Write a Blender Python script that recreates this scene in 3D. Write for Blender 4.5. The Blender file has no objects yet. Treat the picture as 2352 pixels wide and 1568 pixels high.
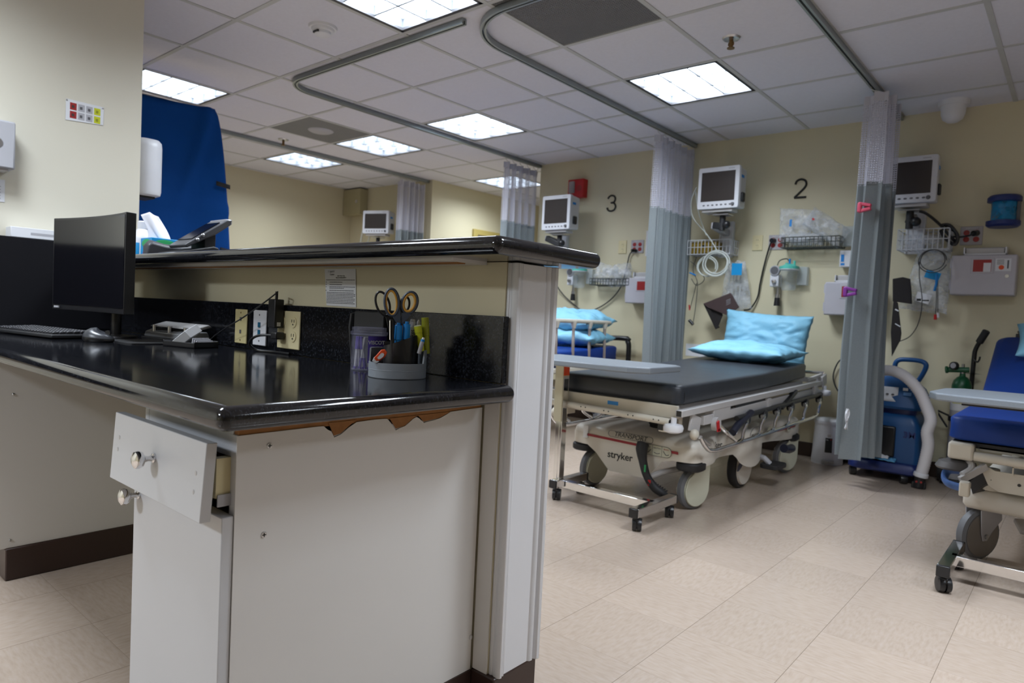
import bpy, bmesh, math, random
from mathutils import Vector, Matrix, noise, Euler
PI = math.pi
random.seed(7)
SC = bpy.context.scene
COL = SC.collection

# ------------------------------------------------------------------ camera
F_PX = 1544.26
CAM = Vector((0.0, 0.0, 0.9321))
def rodrigues(r):
    r = Vector(r); th = r.length
    return Matrix.Rotation(th, 3, r.normalized())
RM = rodrigues((2.18507074e-02, 7.05490102e-01, 6.10077784e-02)) @ Matrix(((1, 0, 0), (0, 0, -1), (0, 1, 0)))
cd = bpy.data.cameras.new('camera')
cam = bpy.data.objects.new('camera', cd)
COL.objects.link(cam)
right, down, fwd = RM[0], RM[1], RM[2]
M = Matrix.Identity(4)
for i in range(3):
    M[i][0] = right[i]; M[i][1] = -down[i]; M[i][2] = -fwd[i]; M[i][3] = CAM[i]
cam.matrix_world = M
cd.sensor_width = 36.0
cd.lens = F_PX * 36.0 / 2352.0
cd.clip_start = 0.05
cd.dof.use_dof = True
cd.dof.focus_distance = 1.62
cd.dof.aperture_fstop = 5.0
SC.camera = cam

def ray(px, py):
    return RM.transposed() @ Vector(((px - 1176) / F_PX, (py - 784) / F_PX, 1.0))
def ay(px, py, Y):
    d = ray(px, py); return CAM + d * (Y / d.y)
def ax(px, py, X):
    d = ray(px, py); return CAM + d * (X / d.x)
def az(px, py, Z):
    d = ray(px, py); return CAM + d * ((Z - CAM.z) / d.z)

# ------------------------------------------------------------------ materials
MATS = {}
def mat(name, col, rough=0.5, metal=0.0, spec=0.5, var=None, bump=None, coat=0.0, sheen=0.0, emit=None, alpha=1.0, trans=0.0):
    if name in MATS: return MATS[name]
    m = bpy.data.materials.new(name); m.use_nodes = True
    nt = m.node_tree; b = nt.nodes['Principled BSDF']
    b.inputs['Base Color'].default_value = (*col, 1)
    b.inputs['Roughness'].default_value = rough
    b.inputs['Metallic'].default_value = metal
    b.inputs['Specular IOR Level'].default_value = spec
    b.inputs['Coat Weight'].default_value = coat
    b.inputs['Sheen Weight'].default_value = sheen
    b.inputs['Alpha'].default_value = alpha
    b.inputs['Transmission Weight'].default_value = trans
    if emit:
        b.inputs['Emission Color'].default_value = (*emit[0], 1); b.inputs['Emission Strength'].default_value = emit[1]
    tc = nt.nodes.new('ShaderNodeTexCoord')
    if var is None: var = (9.0, 0.08)
    n = nt.nodes.new('ShaderNodeTexNoise'); n.inputs['Scale'].default_value = var[0]; n.inputs['Detail'].default_value = 3
    nt.links.new(tc.outputs['Object'], n.inputs['Vector'])
    mx = nt.nodes.new('ShaderNodeMix'); mx.data_type = 'RGBA'
    mx.inputs[6].default_value = (*[c * (1 - var[1]) for c in col], 1)
    mx.inputs[7].default_value = (*[min(1, c * (1 + var[1])) for c in col], 1)
    nt.links.new(n.outputs['Fac'], mx.inputs[0]); nt.links.new(mx.outputs[2], b.inputs['Base Color'])
    if bump:
        n2 = nt.nodes.new('ShaderNodeTexNoise'); n2.inputs['Scale'].default_value = bump[0]; n2.inputs['Detail'].default_value = 4
        nt.links.new(tc.outputs['Object'], n2.inputs['Vector'])
        bp = nt.nodes.new('ShaderNodeBump'); bp.inputs['Strength'].default_value = bump[1]; bp.inputs['Distance'].default_value = bump[2] if len(bump) > 2 else 0.002
        nt.links.new(n2.outputs['Fac'], bp.inputs['Height']); nt.links.new(bp.outputs['Normal'], b.inputs['Normal'])
    MATS[name] = m
    return m

def nodes_of(m): return m.node_tree, m.node_tree.nodes['Principled BSDF']
def math_node(nt, op, a, b=None):
    n = nt.nodes.new('ShaderNodeMath'); n.operation = op
    for i, v in enumerate((a, b)):
        if v is None: continue
        if isinstance(v, (int, float)): n.inputs[i].default_value = v
        else: nt.links.new(v, n.inputs[i])
    return n.outputs[0]

m_wall = mat('yellow_wall_paint', (0.64, 0.585, 0.41), 0.55, var=(1.2, 0.03), bump=(160, 0.08, 0.001))
m_wallp = mat('cream_wall_paint', (0.67, 0.635, 0.53), 0.55, var=(1.2, 0.03), bump=(160, 0.08, 0.001))
m_tile = mat('ceiling_tile', (0.70, 0.70, 0.76), 0.9, spec=0.1, var=(60, 0.05), bump=(240, 0.25, 0.001))
m_tbar = mat('ceiling_bar_paint', (0.50, 0.51, 0.50), 0.5)
m_white = mat('white_laminate', (0.56, 0.57, 0.595), 0.38, var=(2.5, 0.03))
m_panel = mat('aged_white_panel', (0.68, 0.67, 0.655), 0.42, var=(2.0, 0.05))
m_trimw = mat('white_gloss_trim_paint', (0.68, 0.69, 0.72), 0.3, var=(5, 0.03), bump=(14, 0.12, 0.003))
m_brownbase = mat('dark_brown_vinyl', (0.035, 0.018, 0.014), 0.35, var=(4, 0.2))
m_wood = mat('raw_particleboard', (0.34, 0.15, 0.045), 0.75, var=(45, 0.3), bump=(150, 0.3, 0.001))
m_black = mat('black_plastic', (0.012, 0.012, 0.014), 0.35)
m_blackm = mat('matt_black_plastic', (0.016, 0.016, 0.018), 0.6)
m_chrome = mat('chrome', (0.78, 0.78, 0.79), 0.10, metal=1.0, var=(3, 0.02))
m_steel = mat('brushed_steel', (0.55, 0.55, 0.56), 0.3, metal=1.0)
m_track = mat('curtain_track_aluminium', (0.30, 0.33, 0.33), 0.35, metal=0.6)
m_beige = mat('beige_enamel', (0.58, 0.54, 0.46), 0.35, var=(7, 0.05))
m_greyen = mat('grey_enamel', (0.50, 0.49, 0.49), 0.35, var=(7, 0.08))
m_hood = mat('beige_moulded_hood', (0.66, 0.62, 0.55), 0.4, var=(5, 0.05))
m_wheelc = mat('pale_wheel_cover', (0.56, 0.56, 0.45), 0.4)
m_tyre = mat('grey_rubber', (0.15, 0.155, 0.17), 0.5)
m_tyreb = mat('black_rubber', (0.02, 0.02, 0.022), 0.55)
m_matt_blk = mat('black_vinyl_mattress', (0.026, 0.030, 0.038), 0.40, var=(6, 0.15), bump=(9, 0.25, 0.006))
m_matt_blue = mat('blue_vinyl_mattress', (0.003, 0.032, 0.20), 0.5, spec=0.3, var=(5, 0.12), bump=(9, 0.25, 0.006))
m_navy = mat('navy_vinyl', (0.012, 0.025, 0.13), 0.4, bump=(9, 0.2, 0.005))
m_pillow = mat('light_blue_pillow_cover', (0.20, 0.46, 0.62), 0.6, var=(11, 0.10), bump=(32, 0.5, 0.006))
m_cloth = mat('grey_green_curtain_cloth', (0.31, 0.345, 0.36), 0.85, spec=0.15, var=(140, 0.10), bump=(300, 0.15, 0.001))
m_bluecloth = mat('royal_blue_cloth', (0.002, 0.07, 0.32), 0.8, spec=0.2, var=(3, 0.2), bump=(3.5, 0.5, 0.03))
m_tabletop = mat('grey_table_laminate', (0.19, 0.215, 0.245), 0.4, var=(180, 0.08))
m_ivory = mat('ivory_plastic', (0.60, 0.52, 0.27), 0.4)
m_paleiv = mat('pale_ivory_plastic', (0.68, 0.60, 0.36), 0.4)
m_plastw = mat('white_plastic', (0.70, 0.71, 0.75), 0.35)
m_plastg = mat('light_grey_plastic', (0.42, 0.42, 0.45), 0.45)
m_mong = mat('monitor_shell_plastic', (0.62, 0.63, 0.67), 0.42)
m_screen = mat('monitor_glass', (0.038, 0.031, 0.028), 0.3, var=(2, 0.1))
m_screeng = mat('desk_screen_glass', (0.004, 0.004, 0.006), 0.12, spec=0.32, var=(2, 0.1))
m_red = mat('red_enamel', (0.50, 0.012, 0.016), 0.4)
m_redd = mat('dark_red_plastic', (0.33, 0.02, 0.02), 0.4)
m_stripe = mat('red_stripe', (0.30, 0.015, 0.025), 0.45)
m_blueab = mat('blue_moulded_plastic', (0.006, 0.07, 0.22), 0.38, var=(6, 0.08))
m_bluedk = mat('dark_blue_plastic', (0.008, 0.022, 0.14), 0.4)
m_bluebr = mat('bright_blue_plastic', (0.01, 0.22, 0.62), 0.4)
m_hose = mat('ribbed_white_hose', (0.66, 0.64, 0.66), 0.55)
m_green = mat('green_cylinder_paint', (0.008, 0.09, 0.035), 0.35)
m_teal = mat('teal_plastic', (0.10, 0.55, 0.45), 0.4)
m_brownf = mat('brown_cuff_fabric', (0.055, 0.032, 0.032), 0.75, bump=(120, 0.3, 0.001))
m_blkf = mat('black_cuff_fabric', (0.012, 0.009, 0.009), 0.8)
m_gold = mat('gold_wrapping', (0.30, 0.20, 0.03), 0.35, metal=0.3)
m_pink = mat('pink_plastic', (0.75, 0.10, 0.18), 0.45)
m_purple = mat('purple_plastic', (0.22, 0.03, 0.30), 0.45)
m_violet = mat('violet_label', (0.075, 0.045, 0.30), 0.45)
m_paper = mat('white_paper', (0.72, 0.73, 0.76), 0.7)
m_ink = mat('grey_ink', (0.10, 0.10, 0.11), 0.7)
m_black_ink = mat('black_ink', (0.012, 0.012, 0.012), 0.6)
m_scissor = mat('grey_blue_handle_plastic', (0.055, 0.07, 0.10), 0.45)
m_scisy = mat('amber_handle_rubber', (0.62, 0.33, 0.05), 0.5)
m_cupg = mat('grey_satin_plastic', (0.27, 0.30, 0.34), 0.38)
m_marker = mat('blue_marker_plastic', (0.005, 0.22, 0.62), 0.35)
m_yellow = mat('fluorescent_yellow_plastic', (0.55, 0.58, 0.02), 0.4)
m_olive = mat('olive_yellow_plastic', (0.28, 0.30, 0.015), 0.4)
m_orange = mat('orange_plastic', (0.75, 0.08, 0.015), 0.4)
m_greenlab = mat('green_print', (0.02, 0.32, 0.10), 0.5)
m_cyanlab = mat('cyan_label', (0.0, 0.26, 0.58), 0.45)
m_wirew = mat('white_coated_wire', (0.55, 0.57, 0.60), 0.4)
m_wireg = mat('dark_coated_wire', (0.045, 0.05, 0.045), 0.4)
m_cable = mat('dark_grey_cable', (0.05, 0.05, 0.05), 0.5)
m_tubing = mat('pale_tubing', (0.55, 0.58, 0.55), 0.35)
m_grille = mat('grey_metal_grille', (0.17, 0.17, 0.175), 0.6)
m_tissue = mat('white_tissue', (0.75, 0.75, 0.80), 0.9)
m_brass = mat('old_brass', (0.22, 0.13, 0.05), 0.35, metal=0.8)
m_goldframe = mat('tan_door_frame_paint', (0.42, 0.33, 0.10), 0.5)
m_frost = mat('frosted_clear_plastic', (0.60, 0.66, 0.68), 0.25, alpha=0.45, var=(8, 0.1))
m_sharps = mat('sharps_box_plastic', (0.50, 0.485, 0.53), 0.42)

def clear_mat(name, col, opac):
    m = bpy.data.materials.new(name); m.use_nodes = True; nt = m.node_tree
    nt.nodes.clear(); out = nt.nodes.new('ShaderNodeOutputMaterial')
    tr = nt.nodes.new('ShaderNodeBsdfTransparent'); tr.inputs[0].default_value = (0.985, 0.99, 1.0, 1)
    pr = nt.nodes.new('ShaderNodeBsdfPrincipled'); pr.inputs['Base Color'].default_value = (*col, 1); pr.inputs['Roughness'].default_value = 0.12
    tc = nt.nodes.new('ShaderNodeTexCoord'); ns = nt.nodes.new('ShaderNodeTexNoise'); ns.inputs['Scale'].default_value = 16; ns.inputs['Detail'].default_value = 4
    nt.links.new(tc.outputs['Object'], ns.inputs['Vector'])
    bp = nt.nodes.new('ShaderNodeBump'); bp.inputs['Strength'].default_value = 0.9; bp.inputs['Distance'].default_value = 0.02
    nt.links.new(ns.outputs['Fac'], bp.inputs['Height']); nt.links.new(bp.outputs['Normal'], pr.inputs['Normal'])
    mp = nt.nodes.new('ShaderNodeMapRange'); mp.inputs[1].default_value = 0.35; mp.inputs[2].default_value = 0.7
    mp.inputs[3].default_value = opac * 0.45; mp.inputs[4].default_value = min(1, opac * 1.5)
    nt.links.new(ns.outputs['Fac'], mp.inputs[0])
    mx = nt.nodes.new('ShaderNodeMixShader')
    nt.links.new(mp.outputs[0], mx.inputs[0]); nt.links.new(tr.outputs[0], mx.inputs[1]); nt.links.new(pr.outputs[0], mx.inputs[2]); nt.links.new(mx.outputs[0], out.inputs[0])
    MATS[name] = m; return m
m_bag = clear_mat('clear_plastic_bag', (0.80, 0.83, 0.88), 0.33)
m_jar = clear_mat('clear_jar_plastic', (0.45, 0.45, 0.60), 0.22)
m_canc = clear_mat('clear_canister_plastic', (0.60, 0.65, 0.65), 0.22)
m_blueclr = clear_mat('translucent_blue_plastic', (0.0, 0.22, 0.50), 1.1)

# floor: 12 inch vinyl tiles with thin joints, flecks and alternating grain
def make_floor():
    m = mat('beige_vinyl_tile', (0.6, 0.5, 0.38), 0.24); nt, b = nodes_of(m)
    tc = nt.nodes.new('ShaderNodeTexCoord'); sx = nt.nodes.new('ShaderNodeSeparateXYZ'); nt.links.new(tc.outputs['Object'], sx.inputs[0])
    S = 0.3048
    u = math_node(nt, 'DIVIDE', math_node(nt, 'ADD', sx.outputs[0], 0.866867), S)
    v = math_node(nt, 'DIVIDE', math_node(nt, 'ADD', sx.outputs[1], -1.592298), S)
    fu, fv = math_node(nt, 'FRACT', u), math_node(nt, 'FRACT', v)
    du = math_node(nt, 'MINIMUM', fu, math_node(nt, 'SUBTRACT', 1.0, fu)); dv = math_node(nt, 'MINIMUM', fv, math_node(nt, 'SUBTRACT', 1.0, fv))
    ju = math_node(nt, 'LESS_THAN', du, 0.0034); jv = math_node(nt, 'LESS_THAN', dv, 0.0024)
    j = math_node(nt, 'MAXIMUM', math_node(nt, 'MULTIPLY', ju, 0.55), math_node(nt, 'MULTIPLY', jv, 0.3))
    iu, iv = math_node(nt, 'FLOOR', u), math_node(nt, 'FLOOR', v)
    par = math_node(nt, 'FRACT', math_node(nt, 'MULTIPLY', math_node(nt, 'ADD', iu, iv), 0.5))
    cb = nt.nodes.new('ShaderNodeCombineXYZ'); nt.links.new(iu, cb.inputs[0]); nt.links.new(iv, cb.inputs[1])
    wn = nt.nodes.new('ShaderNodeTexWhiteNoise'); nt.links.new(cb.outputs[0], wn.inputs['Vector'])
    def streak(sx_, sy_):
        mp = nt.nodes.new('ShaderNodeMapping'); mp.inputs['Scale'].default_value = (sx_, sy_, 1); nt.links.new(tc.outputs['Object'], mp.inputs[0])
        n = nt.nodes.new('ShaderNodeTexNoise'); n.inputs['Scale'].default_value = 1; n.inputs['Detail'].default_value = 4; nt.links.new(mp.outputs[0], n.inputs['Vector']); return n.outputs['Fac']
    mxs = nt.nodes.new('ShaderNodeMix'); mxs.data_type = 'FLOAT'
    nt.links.new(math_node(nt, 'GREATER_THAN', par, 0.25), mxs.inputs[0]); nt.links.new(streak(26, 110), mxs.inputs[2]); nt.links.new(streak(110, 26), mxs.inputs[3])
    r = nt.nodes.new('ShaderNodeValToRGB'); e = r.color_ramp.elements
    e[0].position = 0.28; e[0].color = (0.402, 0.318, 0.254, 1); e[1].position = 0.74; e[1].color = (0.469, 0.384, 0.323, 1)
    q = e.new(0.5); q.color = (0.445, 0.358, 0.290, 1)
    nt.links.new(mxs.outputs[0], r.inputs[0])
    hsv = nt.nodes.new('ShaderNodeHueSaturation'); nt.links.new(r.outputs[0], hsv.inputs['Color'])
    nt.links.new(math_node(nt, 'ADD', 0.95, math_node(nt, 'MULTIPLY', wn.outputs['Value'], 0.10)), hsv.inputs['Value'])
    mj = nt.nodes.new('ShaderNodeMix'); mj.data_type = 'RGBA'; nt.links.new(j, mj.inputs[0]); nt.links.new(hsv.outputs[0], mj.inputs[6]); mj.inputs[7].default_value = (0.10, 0.07, 0.05, 1)
    nt.links.new(mj.outputs[2], b.inputs['Base Color'])
    bp = nt.nodes.new('ShaderNodeBump'); bp.inputs['Strength'].default_value = 0.06; bp.inputs['Distance'].default_value = 0.004
    n4 = nt.nodes.new('ShaderNodeTexNoise'); n4.inputs['Scale'].default_value = 14; nt.links.new(tc.outputs['Object'], n4.inputs['Vector']); nt.links.new(n4.outputs['Fac'], bp.inputs['Height']); nt.links.new(bp.outputs['Normal'], b.inputs['Normal'])
    return m
m_floor = make_floor()

# black stone-look laminate with fine pale flecks
def make_counter(name, scale, rough):
    m = mat(name, (0.012, 0.013, 0.016), rough, spec=0.6); nt, b = nodes_of(m)
    tc = nt.nodes.new('ShaderNodeTexCoord'); mp = nt.nodes.new('ShaderNodeMapping'); mp.inputs['Scale'].default_value = scale; nt.links.new(tc.outputs['Object'], mp.inputs[0])
    n = nt.nodes.new('ShaderNodeTexNoise'); n.inputs['Scale'].default_value = 1; n.inputs['Detail'].default_value = 5; n.inputs['Roughness'].default_value = 0.7; nt.links.new(mp.outputs[0], n.inputs['Vector'])
    r = nt.nodes.new('ShaderNodeValToRGB'); e = r.color_ramp.elements
    e[0].position = 0.48; e[0].color = (0.004, 0.004, 0.005, 1); e[1].position = 0.74; e[1].color = (0.034, 0.038, 0.05, 1)
    nt.links.new(n.outputs['Fac'], r.inputs[0])
    v = nt.nodes.new('ShaderNodeTexVoronoi'); v.inputs['Scale'].default_value = 34; nt.links.new(tc.outputs['Object'], v.inputs['Vector'])
    sp = math_node(nt, 'LESS_THAN', v.outputs['Distance'], 0.035)
    mx = nt.nodes.new('ShaderNodeMix'); mx.data_type = 'RGBA'; nt.links.new(sp, mx.inputs[0]); nt.links.new(r.outputs[0], mx.inputs[6]); mx.inputs[7].default_value = (0.2, 0.2, 0.22, 1)
    nt.links.new(mx.outputs[2], b.inputs['Base Color'])
    return m
m_counter = make_counter('black_flecked_laminate', (120, 420, 200), 0.10)
m_splash = make_counter('black_flecked_splash', (160, 160, 160), 0.16)
nodes_of(m_splash)[1].inputs['Specular IOR Level'].default_value = 0.35
m_bsplash = mat('black_side_panel', (0.004, 0.004, 0.006), 0.5, spec=0.25)

# open net header of the curtains: a woven grid on the UVs (metres)
def make_net():
    m = bpy.data.materials.new('white_curtain_net'); m.use_nodes = True; nt = m.node_tree; nt.nodes.clear()
    out = nt.nodes.new('ShaderNodeOutputMaterial'); uv = nt.nodes.new('ShaderNodeUVMap'); uv.uv_map = 'UVMap'
    sx = nt.nodes.new('ShaderNodeSeparateXYZ'); nt.links.new(uv.outputs[0], sx.inputs[0])
    P = 0.0135
    def cell(o):
        f = math_node(nt, 'FRACT', math_node(nt, 'DIVIDE', o, P)); return math_node(nt, 'ABSOLUTE', math_node(nt, 'SUBTRACT', f, 0.5))
    a, c = cell(sx.outputs[0]), cell(sx.outputs[1])
    hole = math_node(nt, 'MULTIPLY', math_node(nt, 'LESS_THAN', a, 0.33), math_node(nt, 'LESS_THAN', c, 0.33))
    tr = nt.nodes.new('ShaderNodeBsdfTransparent'); df = nt.nodes.new('ShaderNodeBsdfDiffuse'); df.inputs[0].default_value = (0.66, 0.66, 0.74, 1)
    tl = nt.nodes.new('ShaderNodeBsdfTranslucent'); tl.inputs[0].default_value = (0.6, 0.6, 0.68, 1)
    m1 = nt.nodes.new('ShaderNodeMixShader'); m1.inputs[0].default_value = 0.3; nt.links.new(df.outputs[0], m1.inputs[1]); nt.links.new(tl.outputs[0], m1.inputs[2])
    m2 = nt.nodes.new('ShaderNodeMixShader'); nt.links.new(hole, m2.inputs[0]); nt.links.new(m1.outputs[0], m2.inputs[1]); nt.links.new(tr.outputs[0], m2.inputs[2])
    nt.links.new(m2.outputs[0], out.inputs[0]); return m
m_net = make_net()
def add_translucency(m, f):
    nt, b = nodes_of(m); out = [n for n in nt.nodes if n.type == 'OUTPUT_MATERIAL'][0]
    t = nt.nodes.new('ShaderNodeBsdfTranslucent'); src = b.inputs['Base Color'].links[0].from_socket; nt.links.new(src, t.inputs[0])
    x = nt.nodes.new('ShaderNodeMixShader'); x.inputs[0].default_value = f; nt.links.new(b.outputs[0], x.inputs[1]); nt.links.new(t.outputs[0], x.inputs[2]); nt.links.new(x.outputs[0], out.inputs[0])
add_translucency(m_cloth, 0.35)
m_lamp = mat('lit_lamp_panel', (0.8, 0.8, 0.8), 0.6, emit=((0.80, 0.89, 1.0), 2.2))
m_louvre = mat('satin_louvre', (0.11, 0.12, 0.135), 0.45)
m_side = mat('glowing_white_housing', (0.8, 0.82, 0.85), 0.6, emit=((0.72, 0.83, 1.0), 0.62))  # emission stands in for tube light falling on the housing sides
m_refl = mat('glowing_white_reflector', (0.8, 0.82, 0.85), 0.6, emit=((0.76, 0.86, 1.0), 0.98))  # emission painted in for light the tubes throw on the white back
m_gapframe = mat('shadow_gap_frame', (0.04, 0.04, 0.045), 0.5)  # dark colour stands for the shaded gap around each ceiling light

# ------------------------------------------------------------------ mesh building
class MB:
    def __init__(s): s.v = []; s.f = []; s.mi = []; s.uv = None
    def add(s, vs, fs, m=0, M=None):
        o = len(s.v)
        for p in vs:
            p = Vector(p); s.v.append(M @ p if M is not None else p)
        for f in fs: s.f.append([o + i for i in f]); s.mi.append(m)
        return s
    def box(s, x0, x1, y0, y1, z0, z1, m=0, M=None):
        return s.add([(x0, y0, z0), (x1, y0, z0), (x1, y1, z0), (x0, y1, z0), (x0, y0, z1), (x1, y0, z1), (x1, y1, z1), (x0, y1, z1)],
                     [(0, 3, 2, 1), (4, 5, 6, 7), (0, 1, 5, 4), (1, 2, 6, 5), (2, 3, 7, 6), (3, 0, 4, 7)], m, M)
    def cb(s, c, d, m=0, M=None):
        return s.box(c[0] - d[0] / 2, c[0] + d[0] / 2, c[1] - d[1] / 2, c[1] + d[1] / 2, c[2] - d[2] / 2, c[2] + d[2] / 2, m, M)
    def bar(s, p0, p1, w, h, m=0, up=(0, 0, 1)):
        p0, p1 = Vector(p0), Vector(p1); d = (p1 - p0); L = d.length; d.normalize(); up = Vector(up)
        if abs(d.dot(up)) > 0.99: up = Vector((0, 1, 0))
        a = d.cross(up).normalized(); b = a.cross(d).normalized()
        vs = []
        for p in (p0, p1):
            for i, j in ((-1, -1), (1, -1), (1, 1), (-1, 1)): vs.append(p + a * (w / 2 * i) + b * (h / 2 * j))
        return s.add(vs, [(0, 1, 2, 3), (7, 6, 5, 4), (0, 4, 5, 1), (1, 5, 6, 2), (2, 6, 7, 3), (3, 7, 4, 0)], m)
    def cyl(s, p0, p1, r0, r1=None, n=16, m=0):
        p0, p1 = Vector(p0), Vector(p1); r1 = r0 if r1 is None else r1
        d = (p1 - p0).normalized(); a = d.orthogonal().normalized(); b = d.cross(a)
        vs = []
        for p, r in ((p0, r0), (p1, r1)):
            for k in range(n): t = 2 * PI * k / n; vs.append(p + (a * math.cos(t) + b * math.sin(t)) * r)
        fs = [(k, (k + 1) % n, n + (k + 1) % n, n + k) for k in range(n)] + [tuple(range(n - 1, -1, -1)), tuple(range(n, 2 * n))]
        return s.add(vs, fs, m)
    def lathe(s, prof, c=(0, 0, 0), n=24, m=0, axis=(0, 0, 1), a0=0.0, a1=2 * PI):
        d = Vector(axis).normalized(); a = d.orthogonal().normalized() if abs(d.z) < 0.999 else Vector((1, 0, 0)); b = d.cross(a); c = Vector(c)
        full = abs(a1 - a0 - 2 * PI) < 1e-6; nn = n if full else n + 1
        vs = []
        for r, z in prof:
            for k in range(nn):
                t = a0 + (a1 - a0) * k / n; vs.append(c + d * z + (a * math.cos(t) + b * math.sin(t)) * r)
        fs = []
        for i in range(len(prof) - 1):
            for k in range(n if full else n):
                k2 = (k + 1) % nn
                fs.append((i * nn + k, i * nn + k2, (i + 1) * nn + k2, (i + 1) * nn + k))
        if full:
            if prof[0][0] > 1e-5: fs.append(tuple(range(nn - 1, -1, -1)))
            if prof[-1][0] > 1e-5: fs.append(tuple((len(prof) - 1) * nn + k for k in range(nn)))
        return s.add(vs, fs, m)
    def tube(s, pts, r, n=8, m=0, closed=False, smooth=0, sx=1.0):
        pts = [Vector(p) for p in pts]
        if smooth:
            if isinstance(r, (list, tuple)):
                k = len(r); r = [r[min(k - 1, i // smooth)] * (1 - (i % smooth) / smooth) + r[min(k - 1, i // smooth + 1)] * ((i % smooth) / smooth) for i in range((k - 1) * smooth + 1)]
            pts = catmull(pts, smooth, closed)
        N = len(pts); T = []
        for i in range(N):
            if closed: t = pts[(i + 1) % N] - pts[i - 1]
            else: t = pts[min(i + 1, N - 1)] - pts[max(i - 1, 0)]
            T.append(t.normalized() if t.length > 1e-9 else Vector((0, 0, 1)))
        a = T[0].orthogonal().normalized(); vs = []
        for i in range(N):
            a = (a - T[i] * a.dot(T[i])).normalized(); b = T[i].cross(a)
            rr = r[i] if isinstance(r, (list, tuple)) else r
            for k in range(n):
                t = 2 * PI * k / n; vs.append(pts[i] + (a * math.cos(t) * sx + b * math.sin(t)) * rr)
        fs = []
        for i in range(N if closed else N - 1):
            i2 = (i + 1) % N
            for k in range(n): fs.append((i * n + k, i * n + (k + 1) % n, i2 * n + (k + 1) % n, i2 * n + k))
        if not closed: fs += [tuple(range(n - 1, -1, -1)), tuple((N - 1) * n + k for k in range(n))]
        return s.add(vs, fs, m)
    def prism(s, poly, off, m=0):
        poly = [Vector(p) for p in poly]; off = Vector(off); n = len(poly)
        return s.add(poly + [p + off for p in poly], [tuple(range(n - 1, -1, -1)), tuple(range(n, 2 * n))] + [(i, (i + 1) % n, n + (i + 1) % n, n + i) for i in range(n)], m)
    def loft(s, rings, m=0, caps=(True, True)):
        n = len(rings[0]); vs = [p for r in rings for p in r]; fs = []
        for i in range(len(rings) - 1):
            for k in range(n): fs.append((i * n + k, i * n + (k + 1) % n, (i + 1) * n + (k + 1) % n, (i + 1) * n + k))
        if caps[0]: fs.append(tuple(range(n - 1, -1, -1)))
        if caps[1]: fs.append(tuple((len(rings) - 1) * n + k for k in range(n)))
        return s.add(vs, fs, m)
    def grid(s, fn, nu, nv, m=0):
        vs = [fn(i / nu, j / nv) for j in range(nv + 1) for i in range(nu + 1)]
        return s.add(vs, [(j * (nu + 1) + i, j * (nu + 1) + i + 1, (j + 1) * (nu + 1) + i + 1, (j + 1) * (nu + 1) + i) for j in range(nv) for i in range(nu)], m)
    def ell(s, c, r, n=16, k=10, m=0, M=None):
        vs = []; fs = []
        for i in range(k + 1):
            ph = PI * i / k - PI / 2
            for j in range(n):
                t = 2 * PI * j / n; vs.append((c[0] + r[0] * math.cos(ph) * math.cos(t), c[1] + r[1] * math.cos(ph) * math.sin(t), c[2] + r[2] * math.sin(ph)))
        for i in range(k):
            for j in range(n): fs.append((i * n + j, i * n + (j + 1) % n, (i + 1) * n + (j + 1) % n, (i + 1) * n + j))
        return s.add(vs, fs, m, M)
    def build(s, name, mats, parent=None, bevel=0.0, seg=2, smooth=True, merge=False, solid=0.0, sub=0, angle=38):
        off = Vector((0, 0, 0))
        if parent is not None and not parent.get('_local'):
            q = parent
            while q is not None: off = off + Vector(q.location); q = q.parent
        me = bpy.data.meshes.new(name)
        me.from_pydata([p - off for p in s.v], [], s.f)
        if not isinstance(mats, (list, tuple)): mats = [mats]
        for m in mats: me.materials.append(m)
        me.polygons.foreach_set('material_index', s.mi)
        if s.uv:
            uvl = me.uv_layers.new(name='UVMap')
            for lp in me.loops: uvl.data[lp.index].uv = s.uv[lp.vertex_index]
        bm = bmesh.new(); bm.from_mesh(me)
        if merge: bmesh.ops.remove_doubles(bm, verts=bm.verts, dist=1e-5)
        bmesh.ops.recalc_face_normals(bm, faces=bm.faces)
        bm.to_mesh(me); bm.free()
        if smooth:
            me.polygons.foreach_set('use_smooth', [True] * len(me.polygons))
            if not sub: me.set_sharp_from_angle(angle=math.radians(angle))
        me.update()
        o = bpy.data.objects.new(name, me); COL.objects.link(o)
        if parent is not None: o.parent = parent
        if solid:
            md = o.modifiers.new('solid', 'SOLIDIFY'); md.thickness = solid; md.offset = 0
        if bevel:
            md = o.modifiers.new('bevel', 'BEVEL'); md.width = bevel; md.segments = seg; md.limit_method = 'ANGLE'; md.angle_limit = math.radians(40)
        if sub:
            md = o.modifiers.new('sub', 'SUBSURF'); md.levels = sub; md.render_levels = sub
        return o

def catmull(pts, k, closed=False):
    N = len(pts); out = []
    for i in range(N if closed else N - 1):
        if closed: p0, p1, p2, p3 = pts[i - 1], pts[i], pts[(i + 1) % N], pts[(i + 2) % N]
        else: p0, p1, p2, p3 = pts[max(i - 1, 0)], pts[i], pts[i + 1], pts[min(i + 2, N - 1)]
        for j in range(k):
            t = j / k
            out.append(0.5 * ((2 * p1) + (p2 - p0) * t + (2 * p0 - 5 * p1 + 4 * p2 - p3) * t * t + (3 * p1 - p0 - 3 * p2 + p3) * t ** 3))
    if not closed: out.append(pts[-1])
    return out
def rrect(cx, cy, w, h, r, n=4):
    out = []
    for sx, sy, a in ((1, 1, 0), (-1, 1, 90), (-1, -1, 180), (1, -1, 270)):
        for k in range(n + 1):
            t = math.radians(a + 90 * k / n); out.append((cx + sx * (w / 2 - r) + r * math.cos(t), cy + sy * (h / 2 - r) + r * math.sin(t)))
    return out
def tag(o, label, cat, group=None):
    o['label'] = label; o['category'] = cat
    if group: o['group'] = group
    return o
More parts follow.
